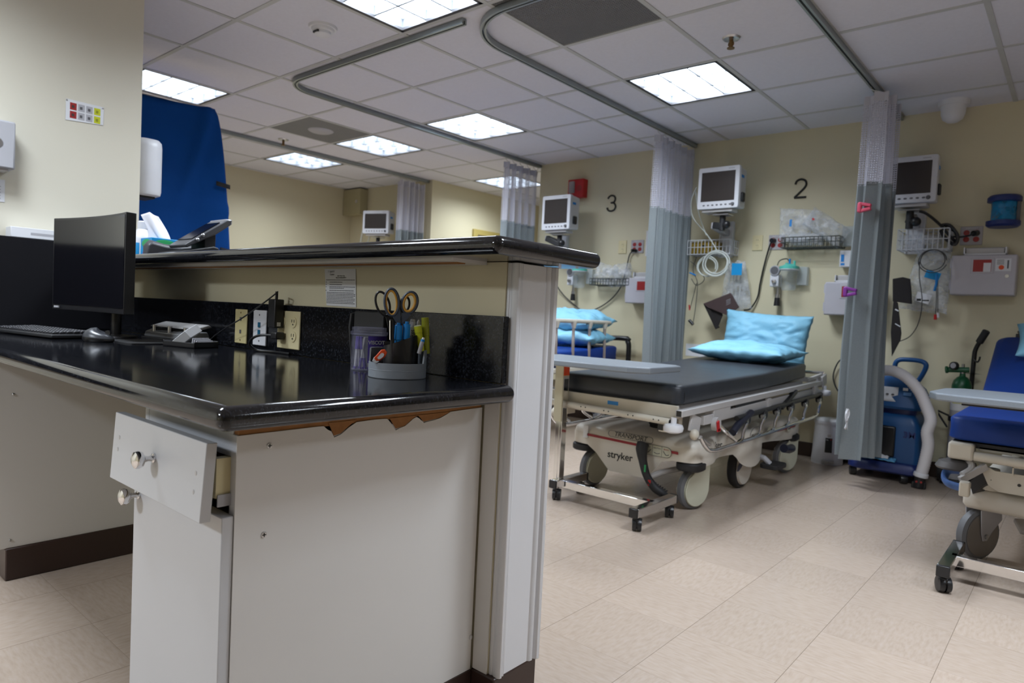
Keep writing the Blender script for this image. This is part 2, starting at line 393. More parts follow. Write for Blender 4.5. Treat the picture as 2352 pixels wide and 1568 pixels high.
def thing(name, label, cat, loc, group=None, rot=None):
    o = bpy.data.objects.new(name, None); COL.objects.link(o); o.location = loc; o.empty_display_size = 0.05
    if rot is not None: o.rotation_euler = rot; o['_local'] = 1
    return tag(o, label, cat, group)
def lab(o, text): o['label'] = text; return o
def struct(name, mb, m, **k):
    o = mb.build(name, m, **k); o['kind'] = 'structure'; return o
def text(name, body, loc, rot, size, m, parent, ext=0.0004, align='CENTER', shear=0.0, bold=0.0):
    cu = bpy.data.curves.new(name, 'FONT'); cu.body = body; cu.size = size; cu.extrude = ext; cu.align_x = align; cu.align_y = 'CENTER'; cu.shear = shear; cu.offset = bold
    cu.materials.append(m)
    tmp = bpy.data.objects.new(name, cu); COL.objects.link(tmp)
    me = bpy.data.meshes.new_from_object(tmp.evaluated_get(bpy.context.evaluated_depsgraph_get()))
    bpy.data.objects.remove(tmp); bpy.data.curves.remove(cu)
    o = bpy.data.objects.new(name, me); COL.objects.link(o)
    off = Vector((0, 0, 0))
    if parent is not None and not parent.get('_local'):
        q = parent
        while q is not None: off = off + Vector(q.location); q = q.parent
    o.location = Vector(loc) - off; o.rotation_euler = rot; o.parent = parent
    return o
FRONT = (PI / 2, 0, 0)         # text that faces -Y
SIDE = (PI / 2, 0, PI / 2)     # text that faces +X
# ------------------------------------------------------------------ room shell
CZ = 2.3917
GX, GY, T = -2.24685, 2.95246, 0.6096
YW = 5.16
LIGHTS = [(-1, -2), (0, 1), (-3, 1), (-5, 1), (-7, 1), (-5, -2), (-5, 4), (-1, -5), (0, -9), (3, -2), (6, -2)]
GRILLE = (0, -1); DIFF = (-5, 0)
def cell(i, j): return GX + i * T, GX + (i + 1) * T, GY + j * T, GY + (j + 1) * T

struct('floor', MB().box(-9, 4.2, -4.2, 9, -0.05, 0), m_floor, smooth=False)
mb = MB(); skip = set(LIGHTS) | {GRILLE, DIFF}
for i in range(-12, 11):
    for j in range(-12, 11):
        if (i, j) in skip: continue
        x0, x1, y0, y1 = cell(i, j)
        mb.add([(x0, y0, CZ), (x1, y0, CZ), (x1, y1, CZ), (x0, y1, CZ), (x0, y0, CZ + .02), (x1, y0, CZ + .02), (x1, y1, CZ + .02), (x0, y1, CZ + .02)], [(3, 2, 1, 0), (4, 5, 6, 7), (0, 1, 5, 4), (1, 2, 6, 5), (2, 3, 7, 6), (3, 0, 4, 7)])
struct('ceiling', mb, m_tile, smooth=False)
mb = MB()
for i in range(-12, 12): mb.box(GX + i * T - .012, GX + i * T + .012, -4.2, 9, CZ - .004, CZ + .004)
for j in range(-12, 12): mb.box(-9, 4.2, GY + j * T - .012, GY + j * T + .012, CZ - .0035, CZ + .004)
struct('trim_1', mb, m_tbar, smooth=False)
def wall(name, x0, x1, y0, y1, m=None, z0=0, z1=None):
    return struct(name, MB().box(x0, x1, y0, y1, z0, CZ + .1 if z1 is None else z1), m or m_wall, smooth=False)
wall('wall_back', -4.125, 4.2, YW, YW + .12)
wall('wall_far', -7.3, -5.67, YW, YW + .12)
wall('wall_left', -7.3, -7.18, -4.2, YW + .12)
wall('wall_alcove_left', -5.79, -5.67, YW + .12, 8.2)
wall('wall_alcove_right', -4.125, -4.0, YW + .12, 8.2)
wall('wall_alcove_end', -5.79, -4.0, 8.2, 8.32)
wall('wall_right', 4.08, 4.2, -4.2, YW)
wall('wall_front', -7.3, 4.2, -4.3, -4.18)
wall('wall_partition', -3.52, -3.40, -4.2, 1.262, m_wallp)
mb = MB().box(-4.125, 4.08, YW - .012, YW, 0, .10)
struct('baseboard_back', mb, m_brownbase, bevel=.004)
struct('baseboard_far', MB().box(-7.18, -5.67, YW - .012, YW, 0, .10), m_brownbase, bevel=.004)
struct('baseboard_left', MB().box(-7.18, -7.168, -4.2, YW, 0, .10), m_brownbase, bevel=.004)
# half wall of the nurse station with its painted end casing
struct('wall_half', MB().box(-3.40, -1.0, 1.145, 1.282, 0, 1.0485), m_wall, smooth=False)
struct('baseboard_half', MB().box(-1.046, -.972, 1.137, 1.292, 0, .10).box(-3.4, -1.0, 1.282, 1.292, 0, .10), m_brownbase, bevel=.004)
prof = [(-1.0, 1.149), (-.993, 1.147), (-.988, 1.150), (-.982, 1.147), (-.973, 1.147), (-.967, 1.151), (-.966, 1.157), (-.971, 1.161), (-.969, 1.167), (-.974, 1.172),
        (-.974, 1.258), (-.969, 1.263), (-.968, 1.271), (-.973, 1.276), (-.964, 1.281), (-.962, 1.290), (-.968, 1.297), (-1.0, 1.297)]
struct('trim_2', MB().prism([(x, y, .098) for x, y in prof], (0, 0, .9495)), m_trimw, bevel=.0015)
struct('trim_3', MB().box(-1.044, -.9995, 1.1405, 1.1449, .10, .738), m_panel, bevel=.001)
# alcove door in its painted frame
d = struct('door_1', MB().box(-5.668, -5.655, 5.90, 6.75, 0, 1.87), m_white, bevel=.003)
f = MB(); f.box(-5.67, -5.635, 5.83, 5.90, 0, 1.93); f.box(-5.67, -5.635, 6.75, 6.82, 0, 1.93); f.box(-5.67, -5.635, 5.90, 6.75, 1.865, 1.93)
f.build('door_frame', m_goldframe, d, bevel=.004)
MB().ell((-5.62, 5.97, .98), (.03, .03, .03)).cyl((-5.655, 5.97, .98), (-5.625, 5.97, .98), .012).build('door_knob', m_steel, d)

# ------------------------------------------------------------------ ceiling fixtures
LBL = {(-1, -2): 'lit square ceiling light cropped by the top edge of the photo', (0, 1): 'lit square ceiling light nearest to the number 2 bay',
       (-3, 1): 'lit square ceiling light above bay number 3, between two curtain tracks', (-5, 1): 'lit square ceiling light touching the dark ceiling diffuser',
       (-7, 1): 'lit square ceiling light nearest to the far left wall', (-5, -2): 'lit square ceiling light above the blue hanging cloth',
       (-5, 4): 'lit ceiling light in the alcove, half behind a net curtain'}
for n, (i, j) in enumerate(LIGHTS):
    x0, x1, y0, y1 = cell(i, j); cx, cy = (x0 + x1) / 2, (y0 + y1) / 2
    seen = (i, j) in LBL
    t = thing('ceiling_light', LBL.get((i, j), 'lit square louvred ceiling light outside the view'), 'ceiling light', (cx, cy, CZ), 'louvred ceiling lights')
    fr = MB(); a, b_ = .292, .272
    for s in (-1, 1):
        fr.box(cx - a, cx + a, cy + s * (a + b_) / 2 - .01, cy + s * (a + b_) / 2 + .01, CZ - .003, CZ + .012)
        fr.box(cx + s * (a + b_) / 2 - .01, cx + s * (a + b_) / 2 + .01, cy - a, cy + a, CZ - .003, CZ + .012)
    fr.build('frame', m_gapframe, t, bevel=.001)
    bx = MB(); h = .11
    for s in (-1, 1):
        bx.box(cx - .30, cx + .30, cy + s * .286 - .004, cy + s * .286 + .004, CZ + .004, CZ + h)
        bx.box(cx + s * .286 - .004, cx + s * .286 + .004, cy - .30, cy + .30, CZ + .004, CZ + h)
    bx.box(cx - .30, cx + .30, cy - .30, cy + .30, CZ + h, CZ + h + .01)
    bx.build('housing', m_side, t)
    MB().box(cx - .278, cx + .278, cy - .278, cy + .278, CZ + h - .012, CZ + h - .002).build('reflector', m_refl, t)
    for k in (-1, 0, 1):
        MB().cyl((cx - .275, cy + k * .186, CZ + h - .03), (cx + .275, cy + k * .186, CZ + h - .03), .013, n=12).build('tube', m_lamp, t)
    if n == 8:   # unseen fitting, flush lens added to spread more light from the front
        MB().box(cx - .275, cx + .275, cy - .275, cy + .275, CZ - .002, CZ + .004).build('lens', m_refl, t); h = .11
    lv = MB()
    for k in (-1, 0, 1, 2):
        o = (k - .5) * .186
        for q in range(3):   # curved blade: thick at its foot, thin at its top
            w = (.0012, .0022, .004)[q]; za = CZ + .008 + (2 - q) * .017
            lv.box(cx - .279, cx + .279, cy + o - w, cy + o + w, za, za + .0172); lv.box(cx + o - w, cx + o + w, cy - .279, cy + .279, za, za + .0172)
    lv.build('louvre', m_louvre, t)
    ld = bpy.data.lights.new('lamp', 'AREA'); ld.shape = 'SQUARE'; ld.size = .54; ld.energy = (38, 41, 38, 27, 24, 36, 30, 45, 72, 46, 46)[n]; ld.color = (0.83, 0.91, 1.0); ld.spread = math.radians(160)
    lo = bpy.data.objects.new('lamp', ld); COL.objects.link(lo); lo.parent = t; lo.location = (0, 0, h - .046 if n != 8 else -.006)
m_lamp.cycles.emission_sampling = 'NONE'

x0, x1, y0, y1 = cell(*GRILLE)
t = thing('return_air_grille', 'dark grey perforated return air grille in the ceiling', 'grille', ((x0 + x1) / 2, (y0 + y1) / 2, CZ))
g = MB().box(x0 + .012, x1 - .012, y0 + .012, y1 - .012, CZ + .05, CZ + .06)
g.build('backing', m_black, t)
g = MB()
for k in range(46):
    yy = y0 + .02 + k * (T - .04) / 45; g.box(x0 + .012, x1 - .012, yy - .0035, yy + .0035, CZ, CZ + .006)
    xx = x0 + .02 + k * (T - .04) / 45; g.box(xx - .0035, xx + .0035, y0 + .012, y1 - .012, CZ + .001, CZ + .005)
g.build('perforated_panel', m_grille, t, smooth=False)
x0, x1, y0, y1 = cell(*DIFF)
t = thing('ceiling_diffuser', 'dark square ceiling diffuser with a pale round speaker', 'diffuser', ((x0 + x1) / 2, (y0 + y1) / 2, CZ))
MB().box(x0 + .012, x1 - .012, y0 + .012, y1 - .012, CZ - .002, CZ + .01).build('face_plate', m_grille, t)
MB().lathe([(.0, -.012), (.085, -.011), (.10, -.004), (.105, 0)], ((x0 + x1) / 2, (y0 + y1) / 2, CZ - .002), 28).build('speaker_disc', m_plastg, t)
c = az(742, 62, CZ)
t = thing('smoke_detector', 'round white smoke detector on the ceiling', 'smoke detector', (c.x, c.y, CZ))
MB().lathe([(0, -.012), (.07, -.012), (.075, 0)], (c.x, c.y, CZ), 32).build('base', m_plastw, t)
MB().lathe([(0, -.048), (.030, -.047), (.042, -.040), (.044, -.028), (.055, -.024), (.06, -.012)], (c.x, c.y, CZ), 32).build('sensor_head', m_plastw, t)
MB().box(c.x - .022, c.x + .022, c.y - .046, c.y - .038, CZ - .040, CZ - .030).build('vent_slot', m_black, t)
for q, lb in (((1680, 87), 'brass fire sprinkler in a round dark ceiling ring, beyond the grille'), ((651, 320), 'small dark fire sprinkler beside the ceiling diffuser')):
    c = az(*q, CZ)
    t = thing('fire_sprinkler', lb, 'sprinkler', (c.x, c.y, CZ), 'fire sprinklers')
    MB().lathe([(.016, -.012), (.04, -.008), (.046, 0)], (c.x, c.y, CZ), 24).build('escutcheon', m_steel, t)
    MB().cyl((c.x, c.y, CZ - .006), (c.x, c.y, CZ - .05), .010).tube([(c.x - .012, c.y, CZ - .022), (c.x - .014, c.y, CZ - .035), (c.x, c.y, CZ - .05)], .003, 6).tube([(c.x + .012, c.y, CZ - .022), (c.x + .014, c.y, CZ - .035), (c.x, c.y, CZ - .05)], .003, 6).build('nozzle', m_brass, t)
    MB().cyl((c.x, c.y, CZ - .05), (c.x, c.y, CZ - .054), .019).build('deflector', m_brass, t)
c = Vector((-.716, 4.985, CZ))
t = thing('dome_camera', 'white dome camera on the ceiling above the right bay', 'camera', c)
MB().lathe([(.0, -.03), (.082, -.03), (.085, 0)], c, 32).build('mounting_ring', m_plastw, t)
MB().lathe([(.0, -.135), (.03, -.130), (.055, -.112), (.066, -.08), (.069, -.03)], c, 32).build('dome', m_plastw, t)

# curtain tracks
def track(pts, label):
    mb = MB(); pts = [Vector((x, y, CZ - .018)) for x, y in pts]
    vs = []
    for i, p in enumerate(pts):
        t_ = (pts[min(i + 1, len(pts) - 1)] - pts[max(i - 1, 0)]).normalized(); s_ = Vector((-t_.y, t_.x, 0))
        vs.append([p + s_ * .016 + Vector((0, 0, .0135)), p - s_ * .016 + Vector((0, 0, .0135)), p - s_ * .016 - Vector((0, 0, .0135)), p - s_ * .005 - Vector((0, 0, .0135)), p - s_ * .005 + Vector((0, 0, .006)), p + s_ * .005 + Vector((0, 0, .006)), p + s_ * .005 - Vector((0, 0, .0135)), p + s_ * .016 - Vector((0, 0, .0135))])
    mb.loft(vs); o = mb.build('curtain_track', m_track); tag(o, label, 'curtain track', 'ceiling curtain tracks'); return o
def arc(cx, cy, r, a0, a1, n=12): return [(cx + r * math.cos(math.radians(a0 + (a1 - a0) * k / n)), cy + r * math.sin(math.radians(a0 + (a1 - a0) * k / n))) for k in range(n + 1)]
track([(-4.13, YW - .005)] + arc(-3.92, 2.605, .21, 180, 270) + [(-2.45, 2.395)], 'curved grey curtain track bending towards the top light, left of the other bend')
track([(-2.52, YW - .005)] + arc(-2.17, 2.745, .35, 180, 270) + [(-1.1, 2.395)], 'curved grey curtain track bending around the return air grille')
track([(-1.04, YW - .005), (-1.04, 1.6)], 'straight grey curtain track above the curtain with clips')
track([(-5.735, YW - .005), (-5.735, 1.9)], 'straight grey curtain track running from behind the blue cloth')
# ------------------------------------------------------------------ nurse station
t = thing('raised_counter', 'black raised counter shelf on the half wall with a rounded edge', 'counter', (-2.1, 1.17, 1.052))
MB().box(-3.296, -.885, 985e-3, 1.362, 1.0495, 1.0875).build('top', m_counter, t, bevel=.0182, seg=6)
MB().box(-3.29, -1.06, 1.03, 1.144, 1.042, 1.0495).build('plywood_underside', m_panel, t)
MB().box(-3.29, -1.075, 1.062, 1.088, 1.0395, 1.0422).build('wood_cleat', m_wood, t)
t = thing('desk_counter', 'black glossy desk counter with a rounded edge above the broken drawer', 'counter', (-2.1, .8, .775))
MB().box(-3.395, -.945, .468, 1.1395, .7365, .775).build('top', m_counter, t, bevel=.0188, seg=6)
t = thing('desk_backsplash', 'black backsplash strip with three wall plates behind the desk', 'backsplash', (-2.1, 1.136, .8505))
MB().box(-3.395, -.985, 1.128, 1.1448, .7755, .926).build('backsplash', m_splash, t, bevel=.0015)
t = thing('side_splash_panel', 'tall black panel behind the computer on the left', 'panel', (-3.33, .2, .775))
MB().box(-3.398, -3.30, -.6, 1.126, .776, 1.146).build('panel', m_bsplash, t, bevel=.003)

# base cabinet
t = thing('base_cabinet', 'white base cabinet with a broken drawer and torn side panel', 'cabinet', (-1.23, .85, 0))
X0, X1, Y0, Y1 = -1.42, -1.047, .549, 1.136
b = MB()
b.box(X0, X0 + .018, Y0, Y1, .0, .735); b.box(X1 - .016, X1 - .001, Y0, Y1, .0, .711); b.box(X0, X1 - .016, Y1 - .01, Y1, .0, .735)
b.box(X0 + .018, X1 - .016, Y0, Y1, .09, .108); b.box(X0 + .018, X1 - .016, Y0, Y0 + .018, .672, .735); b.box(X0 + .018, X1 - .016, Y0, Y0 + .018, .545, .565)
b.box(X1 - .022, X1 - .002, Y0 - .0005, Y0 + .018, .1, .7105)
b.build('body', m_white, t, bevel=.001)
b = MB(); b.box(X1 - .017, X1 - .001, Y0 + .002, Y1 - .002, .70, .7365); b.box(X0 + .02, X1 - .02, Y0 + .002, Y0 + .02, .735, .7365)
b.prism([(X1 - .0005, .722, .716), (X1 - .0005, .735, .691), (X1 - .0005, .75, .694), (X1 - .0005, .783, .716)], (.0006, 0, 0))
b.prism([(X1 - .0005, .865, .712), (X1 - .0005, .882, .690), (X1 - .0005, .905, .693), (X1 - .0005, .925, .705), (X1 - .0005, .94, .712)], (.0006, 0, 0))
b.prism([(X1 - .0005, .94, .712), (X1 - .0005, .957, .697), (X1 - .0005, 1.0, .701), (X1 - .0005, 1.04, .712)], (.0006, 0, 0))
b.build('bare_wood_edge', m_wood, t)
# laminate skin of the side with its torn upper edge
edge = [(Y0 - .002, .7105), (.70, .7115), (.712, .711), (.720, .704), (.728, .700), (.735, .688), (.75, .692), (.768, .704), (.785, .712), (.83, .713), (.858, .712), (.868, .703), (.872, .697), (.882, .6865), (.892, .690), (.906, .693), (.918, .700), (.927, .706), (.936, .709), (.944, .705), (.950, .700), (.957, .6945), (.964, .696), (.985, .6975), (1.005, .701), (1.022, .707), (1.035, .712), (1.10, .7135), (Y1, .714)]
b = MB(); b.prism([(X1 - .001, y, z) for y, z in edge] + [(X1 - .001, Y1, 0.098), (X1 - .001, Y0 - .002, 0.098)], (.002, 0, 0))
lab(b.build('side_panel', m_panel, t, smooth=False), 'off-white side panel with torn top edge')
b = MB().box(X0 + .03, X1 - .012, Y0 + .05, Y1, 0, .097).box(X1 - .012, X1 + .004, Y0 + .05, Y1, 0, .0975)
b.build('kick_board', m_brownbase, t)
for y, z in ((.605, .688), (.60, .535)):
    s = MB().lathe([(.0, .0), (.0055, .0), (.0048, .0014), (0, .0017)], (X1 + .001, y, z), 16, axis=(1, 0, 0)).build('screw', m_steel, t); MB().box(X1 + .0018, X1 + .0031, y - .0035, y + .0035, z - .0008, z + .0008).box(X1 + .0018, X1 + .0031, y - .0008, y + .0008, z - .0035, z + .0035).build('cross_slot', m_black_ink, s)
MB().ell((X1 + .002, 1.132, .175), (.003, .0045, .006)).build('screw_cap', m_white, t)
dr = MB().box(X0 + .012, X1 - .002, .527, .5475, .10, .577).build('door', m_white, t, bevel=.0015)
def knob(c, parent, tilt=0):
    m = MB(); m.lathe([(.0, 0), (.0085, 0), (.0085, .002), (.0055, .004), (.0045, .010), (.0065, .016), (.0135, .020), (.016, .026), (.0145, .032), (.008, .0355), (0, .036)], c, 28, axis=(0, -1, -math.tan(tilt)))
    return m.build('knob', m_chrome, parent)
knob((-1.385, .527, .545), dr)
# drawer front hangs forward and low
w = MB(); tl = math.radians(3.6)
Rt = Matrix.Translation((0, .5195, .70)) @ Matrix.Rotation(-tl, 4, 'X') @ Matrix.Translation((0, -.5195, -.70))
w.box(-1.440, -1.056, .5015, .5195, .572, .701, 0, Rt)
df = w.build('drawer_front', m_white, t, bevel=.0012)
knob(Rt @ Vector((-1.247, .5015, .644)), df)
w = MB(); w.box(-1.40, -1.385, .522, 1.0, .60, .672); w.box(-1.082, -1.067, .524, 1.0, .60, .672); w.box(-1.40, -1.067, .524, 1.0, .60, .606); w.box(-1.40, -1.067, .985, 1.0, .60, .672)
lab(w.build('drawer_box', m_paleiv, t), 'pale yellow drawer box')
MB().box(-1.066, -1.0632, .526, .95, .592, .612).build('drawer_slide', m_plastg, t)
for x, z in ((-1.41, .655), (-1.413, .632), (-1.083, .648), (-1.086, .617)):
    p = Rt @ Vector((x, .5013, z)); MB().ell(p, (.0035, .0006, .0042)).build('filled_hole', m_greyen, t)
# far leg of the desk
t = thing('desk_pedestal', 'white desk pedestal with a dark kickboard under the black counter', 'pedestal', (-2.75, .85, 0))
MB().box(-3.0, -2.58, .56, 1.14, .104, .7362).build('side_panel', m_panel, t, bevel=.002)
MB().box(-2.99, -2.572, .585, 1.14, 0, .104).build('kick_board', m_brownbase, t, bevel=.004)
for y, z in ((.60, .60), (.598, .13)): MB().ell((-2.579, y, z), (.002, .004, .004)).build('screw', m_steel, t)
# ------------------------------------------------------------------ things on the desk
DZ = .7752
# --- curved computer screen
t = thing('computer_monitor', 'curved black computer screen standing on the desk', 'computer monitor', (-2.62, .90, DZ), rot=(0, 0, math.radians(6)))
Wm, R_ = .535, 1.5
def curve(u, dz, off):
    x = (u - .5) * Wm; return Vector((x - .05, -.045 - x * x / (2 * R_) - off, dz))
def panel(u0, u1, z0, z1, o0, o1, name, m, **k):
    b = MB(); N = 20; rings = []
    for i in range(N + 1):
        u = u0 + (u1 - u0) * i / N; rings.append([curve(u, z0, o0), curve(u, z1, o0), curve(u, z1, o1), curve(u, z0, o1)])
    b.loft(rings); return b.build(name, m, t, **k)
panel(0, 1, .093, .428, -.03, .004, 'housing', m_black, bevel=.002)
s = panel(.012, .988, .112, .420, .003, .0052, 'screen', m_screeng)
MB().cb((-.31 + .035, -.075, .1035), (.035, .004, .007)).build('power_badge', m_plastg, t)
MB().loft([[(x * .11 * f - .05, y * .085 * f + .01, z) for x, y in [(math.cos(a * PI / 16), math.sin(a * PI / 16)) for a in range(32)]] for f, z in ((1, 0), (1, .006), (.96, .011), (.2, .015))]).build('stand_base', m_black, t)
MB().cyl((-.05, .03, .012), (-.05, .03, .24), .017).build('stand_neck', m_black, t)

# --- keyboard
t = thing('keyboard', 'black keyboard lying in front of the computer screen', 'keyboard', (-2.82, .74, DZ), rot=(0, 0, math.radians(9)))
b = MB(); b.box(-.225, .225, -.075, .075, .003, .016)
b.build('body', m_blackm, t, bevel=.004)
b = MB()
for r in range(6):
    for c in range(21):
        if r == 0 and 5 < c < 11: continue
        b.box(-.215 + c * .0205, -.1975 + c * .0205, -.066 + r * .0222, -.0475 + r * .0222, .016, .0235 + r * .0008)
    if r == 0: b.box(-.215 + 6 * .0205, -.1975 + 10 * .0205, -.066, -.0475, .016, .0235)
b.build('keys', mat('dark_grey_key', (0.035, 0.035, 0.04), 0.4), t, bevel=.0012, seg=1)
# --- mouse
t = thing('computer_mouse', 'shiny dark computer mouse beside the keyboard', 'mouse', (-2.46, .80, DZ), rot=(0, 0, math.radians(40)))
def mshape(k, dz): return [[((1 - .15 * math.cos(a) ** 2) * .058 * f * math.cos(a), .031 * f * math.sin(a) * (1 - .12 * math.cos(a)), dz + z * (1 + .25 * math.cos(a + PI))) for a in [PI * i / 14 for i in range(28)]] for f, z in k]
MB().loft(mshape(((.9, .0), (1, .006), (.98, .014)), 0)).build('body', m_black, t)
MB().loft(mshape(((.98, .014), (.93, .022), (.78, .030), (.5, .036), (.15, .038)), 0)).build('top_shell', mat('silver_grey_shell', (0.04, 0.043, 0.05), 0.3), t)
MB().cyl((.03, -.003, .030), (.03, .003, .030), .009, n=14).build('scroll_wheel', m_black, t)
# --- mouse pad
t = thing('mouse_pad', 'thin dark mat lying between the mouse and the hole punch', 'mouse pad', (-2.42, .93, DZ))
MB().prism([(x, y, DZ) for x, y in rrect(-2.45, .93, .25, .17, .015)], (0, 0, .0035)).build('mat', m_blackm, t)
# --- three hole punch
t = thing('hole_punch', 'grey three-hole punch lying against the black backsplash', 'hole punch', (-2.47, 1.058, DZ), rot=(0, 0, math.radians(4)))
MB().box(-.17, .17, -.05, .05, 0, .012).build('base', m_blackm, t, bevel=.003)
b = MB(); b.loft([[(x, y, z) for y, z in ((-.045, .012), (-.04, .030), (-.01, .042), (.02, .042), (.035, .014))] for x in (-.16, .16)]); b.build('body', mat('silver_punch', (0.33, 0.34, 0.36), 0.3, metal=.4), t, bevel=.003)
b = MB(); b.loft([[(x, y, z) for y, z in ((-.01, .045), (-.03, .050), (.03, .068), (.045, .058))] for x in (-.15, .15)]); b.build('lever', m_greyen, t, bevel=.004)
for x in (-.11, 0, .11): MB().cyl((x, -.03, .03), (x, -.03, .055), .008, n=14).build('punch_head', m_steel, t)
# --- sticky notes in a tray
t = thing('note_tray', 'small black tray holding white sticky notes', 'note holder', (-2.205, .985, DZ), rot=(0, 0, math.radians(14)))
b = MB(); b.box(-.075, .075, -.045, .045, 0, .006); b.box(-.075, .075, -.045, -.040, 0, .017); b.box(-.075, .075, .040, .045, 0, .022); b.box(-.075, -.070, -.045, .045, 0, .02); b.box(.07, .075, -.045, .045, 0, .02)
b.build('tray', m_black, t, bevel=.0015)
t2 = thing('sticky_notes', 'white sticky note pad tilted in the black tray', 'note pad', (-2.205, .985, DZ), rot=(0, 0, math.radians(14)))
b = MB(); Rn = Matrix.Translation((-.02, .0, .027)) @ Matrix.Rotation(math.radians(-32), 4, 'Y') @ Matrix.Rotation(math.radians(25), 4, 'X'); b.cb((0, 0, .004), (.085, .06, .028), 0, Rn); b.build('pad', m_paper, t2, bevel=.001)
b = MB()
for k in range(4): b.cb((.035 + k * .009, .005, .024 - k * .002), (.004, .06, .026), 0, Matrix.Rotation(math.radians(10), 4, 'Y'))
b.build('loose_sheets', m_plastg, t2)

# --- wall plates on the backsplash (face at y = 1.128)
YB = 1.128
def plate(x, z, w, h, m, label, group='wall plates on the black backsplash', kind='wall_plate', cat='wall plate', y=YB):
    t = thing(kind, label, cat, (x, y, z), group); MB().box(x - w / 2, x + w / 2, y - .006, y, z - h / 2, z + h / 2).build('plate', m, t, bevel=.0025); return t
t = plate(-2.147, .847, .078, .114, m_ivory, 'yellowed phone wall plate, leftmost on the black backsplash')
for z in (.872, .830): MB().box(-2.152, -2.142, YB - .0075, YB - .005, z - .006, z + .006).build('jack', m_ink, t)
for z in (.893, .802): MB().ell((-2.147, YB - .0065, z), (.003, .001, .003)).build('screw', m_brass, t)
t = plate(-2.026, .848, .080, .114, m_plastw, 'white network wall plate with two blue jacks on the backsplash')
for z in (.858, .834): MB().box(-2.033, -2.019, YB - .008, YB - .005, z - .008, z + .008).build('jack', mat('blue_jack', (0.0, 0.10, 0.20), .4), t)
for z in (.890, .806): MB().ell((-2.026, YB - .0065, z), (.003, .001, .003)).build('screw', m_ink, t)
t = plate(-1.855, .850, .125, .116, m_paleiv, 'ivory power outlet plate, rightmost on the black backsplash', kind='power_outlet', cat='power outlet')
for x in (-1.888, -1.826):
    for z in (.875, .832):
        o = MB().lathe([(0, .0085), (.0165, .008), (.0175, .005)], (x, YB, z), 24, axis=(0, -1, 0)).build('receptacle', m_paleiv, t)
        b = MB(); b.box(x - .0072, x - .0052, YB - .0092, YB - .0080, z - .001, z + .008); b.box(x + .0052, x + .0072, YB - .0092, YB - .0080, z - .001, z + .008); b.cyl((x, YB - .0092, z - .007), (x, YB - .008, z - .007), .0026, n=10); b.build('slots', m_black_ink, o)
# --- black adapter with its lead
t = thing('power_adapter', 'black power adapter plugged in above the cable on the backsplash', 'adapter', (-1.897, 1.10, .90))
MB().box(-1.917, -1.876, 1.088, 1.119, .855, .9425).build('body', m_black, t, bevel=.003)
MB().box(-1.905, -1.882, 1.117, YB - .009, .868, .886).build('plug_neck', m_black, t, bevel=.002)
MB().box(-1.8762, -1.8755, 1.096, 1.108, .860, .872).build('white_sticker', m_paper, t)
MB().tube([(-1.897, 1.104, .941), (-1.896, 1.104, .953), (-1.895, 1.103, .966)], .0045, 10).build('strain_relief', m_black, t)
MB().tube([Vector((-1.895, 1.103, .964)), ay(637, 671, 1.09), ay(618, 686, 1.075), ay(590, 707, 1.065), ay(555, 731, 1.06), ay(525, 749, 1.06), ay(497, 768, 1.07), az(470, 789, .779), az(445, 790, .779)], .0022, 8, smooth=6).build('lead', m_black, t)
t = thing('power_plug', 'black plug with a looping cord in the lower ivory socket', 'plug', (-1.88, 1.10, .83))
MB().box(-1.898, -1.866, 1.088, YB - .009, .820, .842).build('plug_body', m_black, t, bevel=.004)
MB().tube([(-1.895, 1.10, .831), (-1.935, 1.075, .829), (-1.975, 1.07, .815), (-1.99, 1.072, .795), (-1.975, 1.09, .7795), (-1.92, 1.112, .7785), (-1.83, 1.115, .7785)], .0042, 8, smooth=6).build('cord', m_black, t)
# --- printed notice on the wall
t = thing('notice_sheet', 'white printed notice taped to the wall above the backsplash', 'notice', (-1.627, 1.144, .984), rot=(0, 0, 0))
b = MB(); q = [(-.078, 0, .053), (.071, 0, .0525), (.080, 0, -.0545), (-.062, 0, -.053)]
b.prism([(x, -.0012, z) for x, y, z in q], (0, .0011, 0)); b.build('sheet', m_paper, t, smooth=False)
text('letterhead', 'T  SAFETY\n     Center', (-.044, -.0016, .041), FRONT, .0075, m_ink, t, .0001)
text('heading', 'BEST PRACTICE\nMEDICATION SAFETY', (.005, -.0016, .030), FRONT, .0052, m_black_ink, t, .0001)
b = MB(); rows = [(.0215, -.068, .070), (.0150, -.05, .012), (.0080, -.05, .010), (.0015, -.05, .072), (-.0025, -.05, .02), (-.0090, -.05, .066)]
for k in range(8): rows.append((-.0150 - k * .0043, -.062, .074 if k % 3 else .066))
rr = random.Random(3)
for z, a, c in rows:
    x = a
    while x < c:
        w = rr.uniform(.004, .012); b.box(x, min(c, x + w), -.0016, -.0011, z - .0009, z + .0009); x += w + .0014
for z in (.015, .008, .0015, -.009): b.box(-.068, -.0655, -.0016, -.0011, z - .0014, z + .0014)
b.build('printed_lines', m_ink, t, smooth=False)

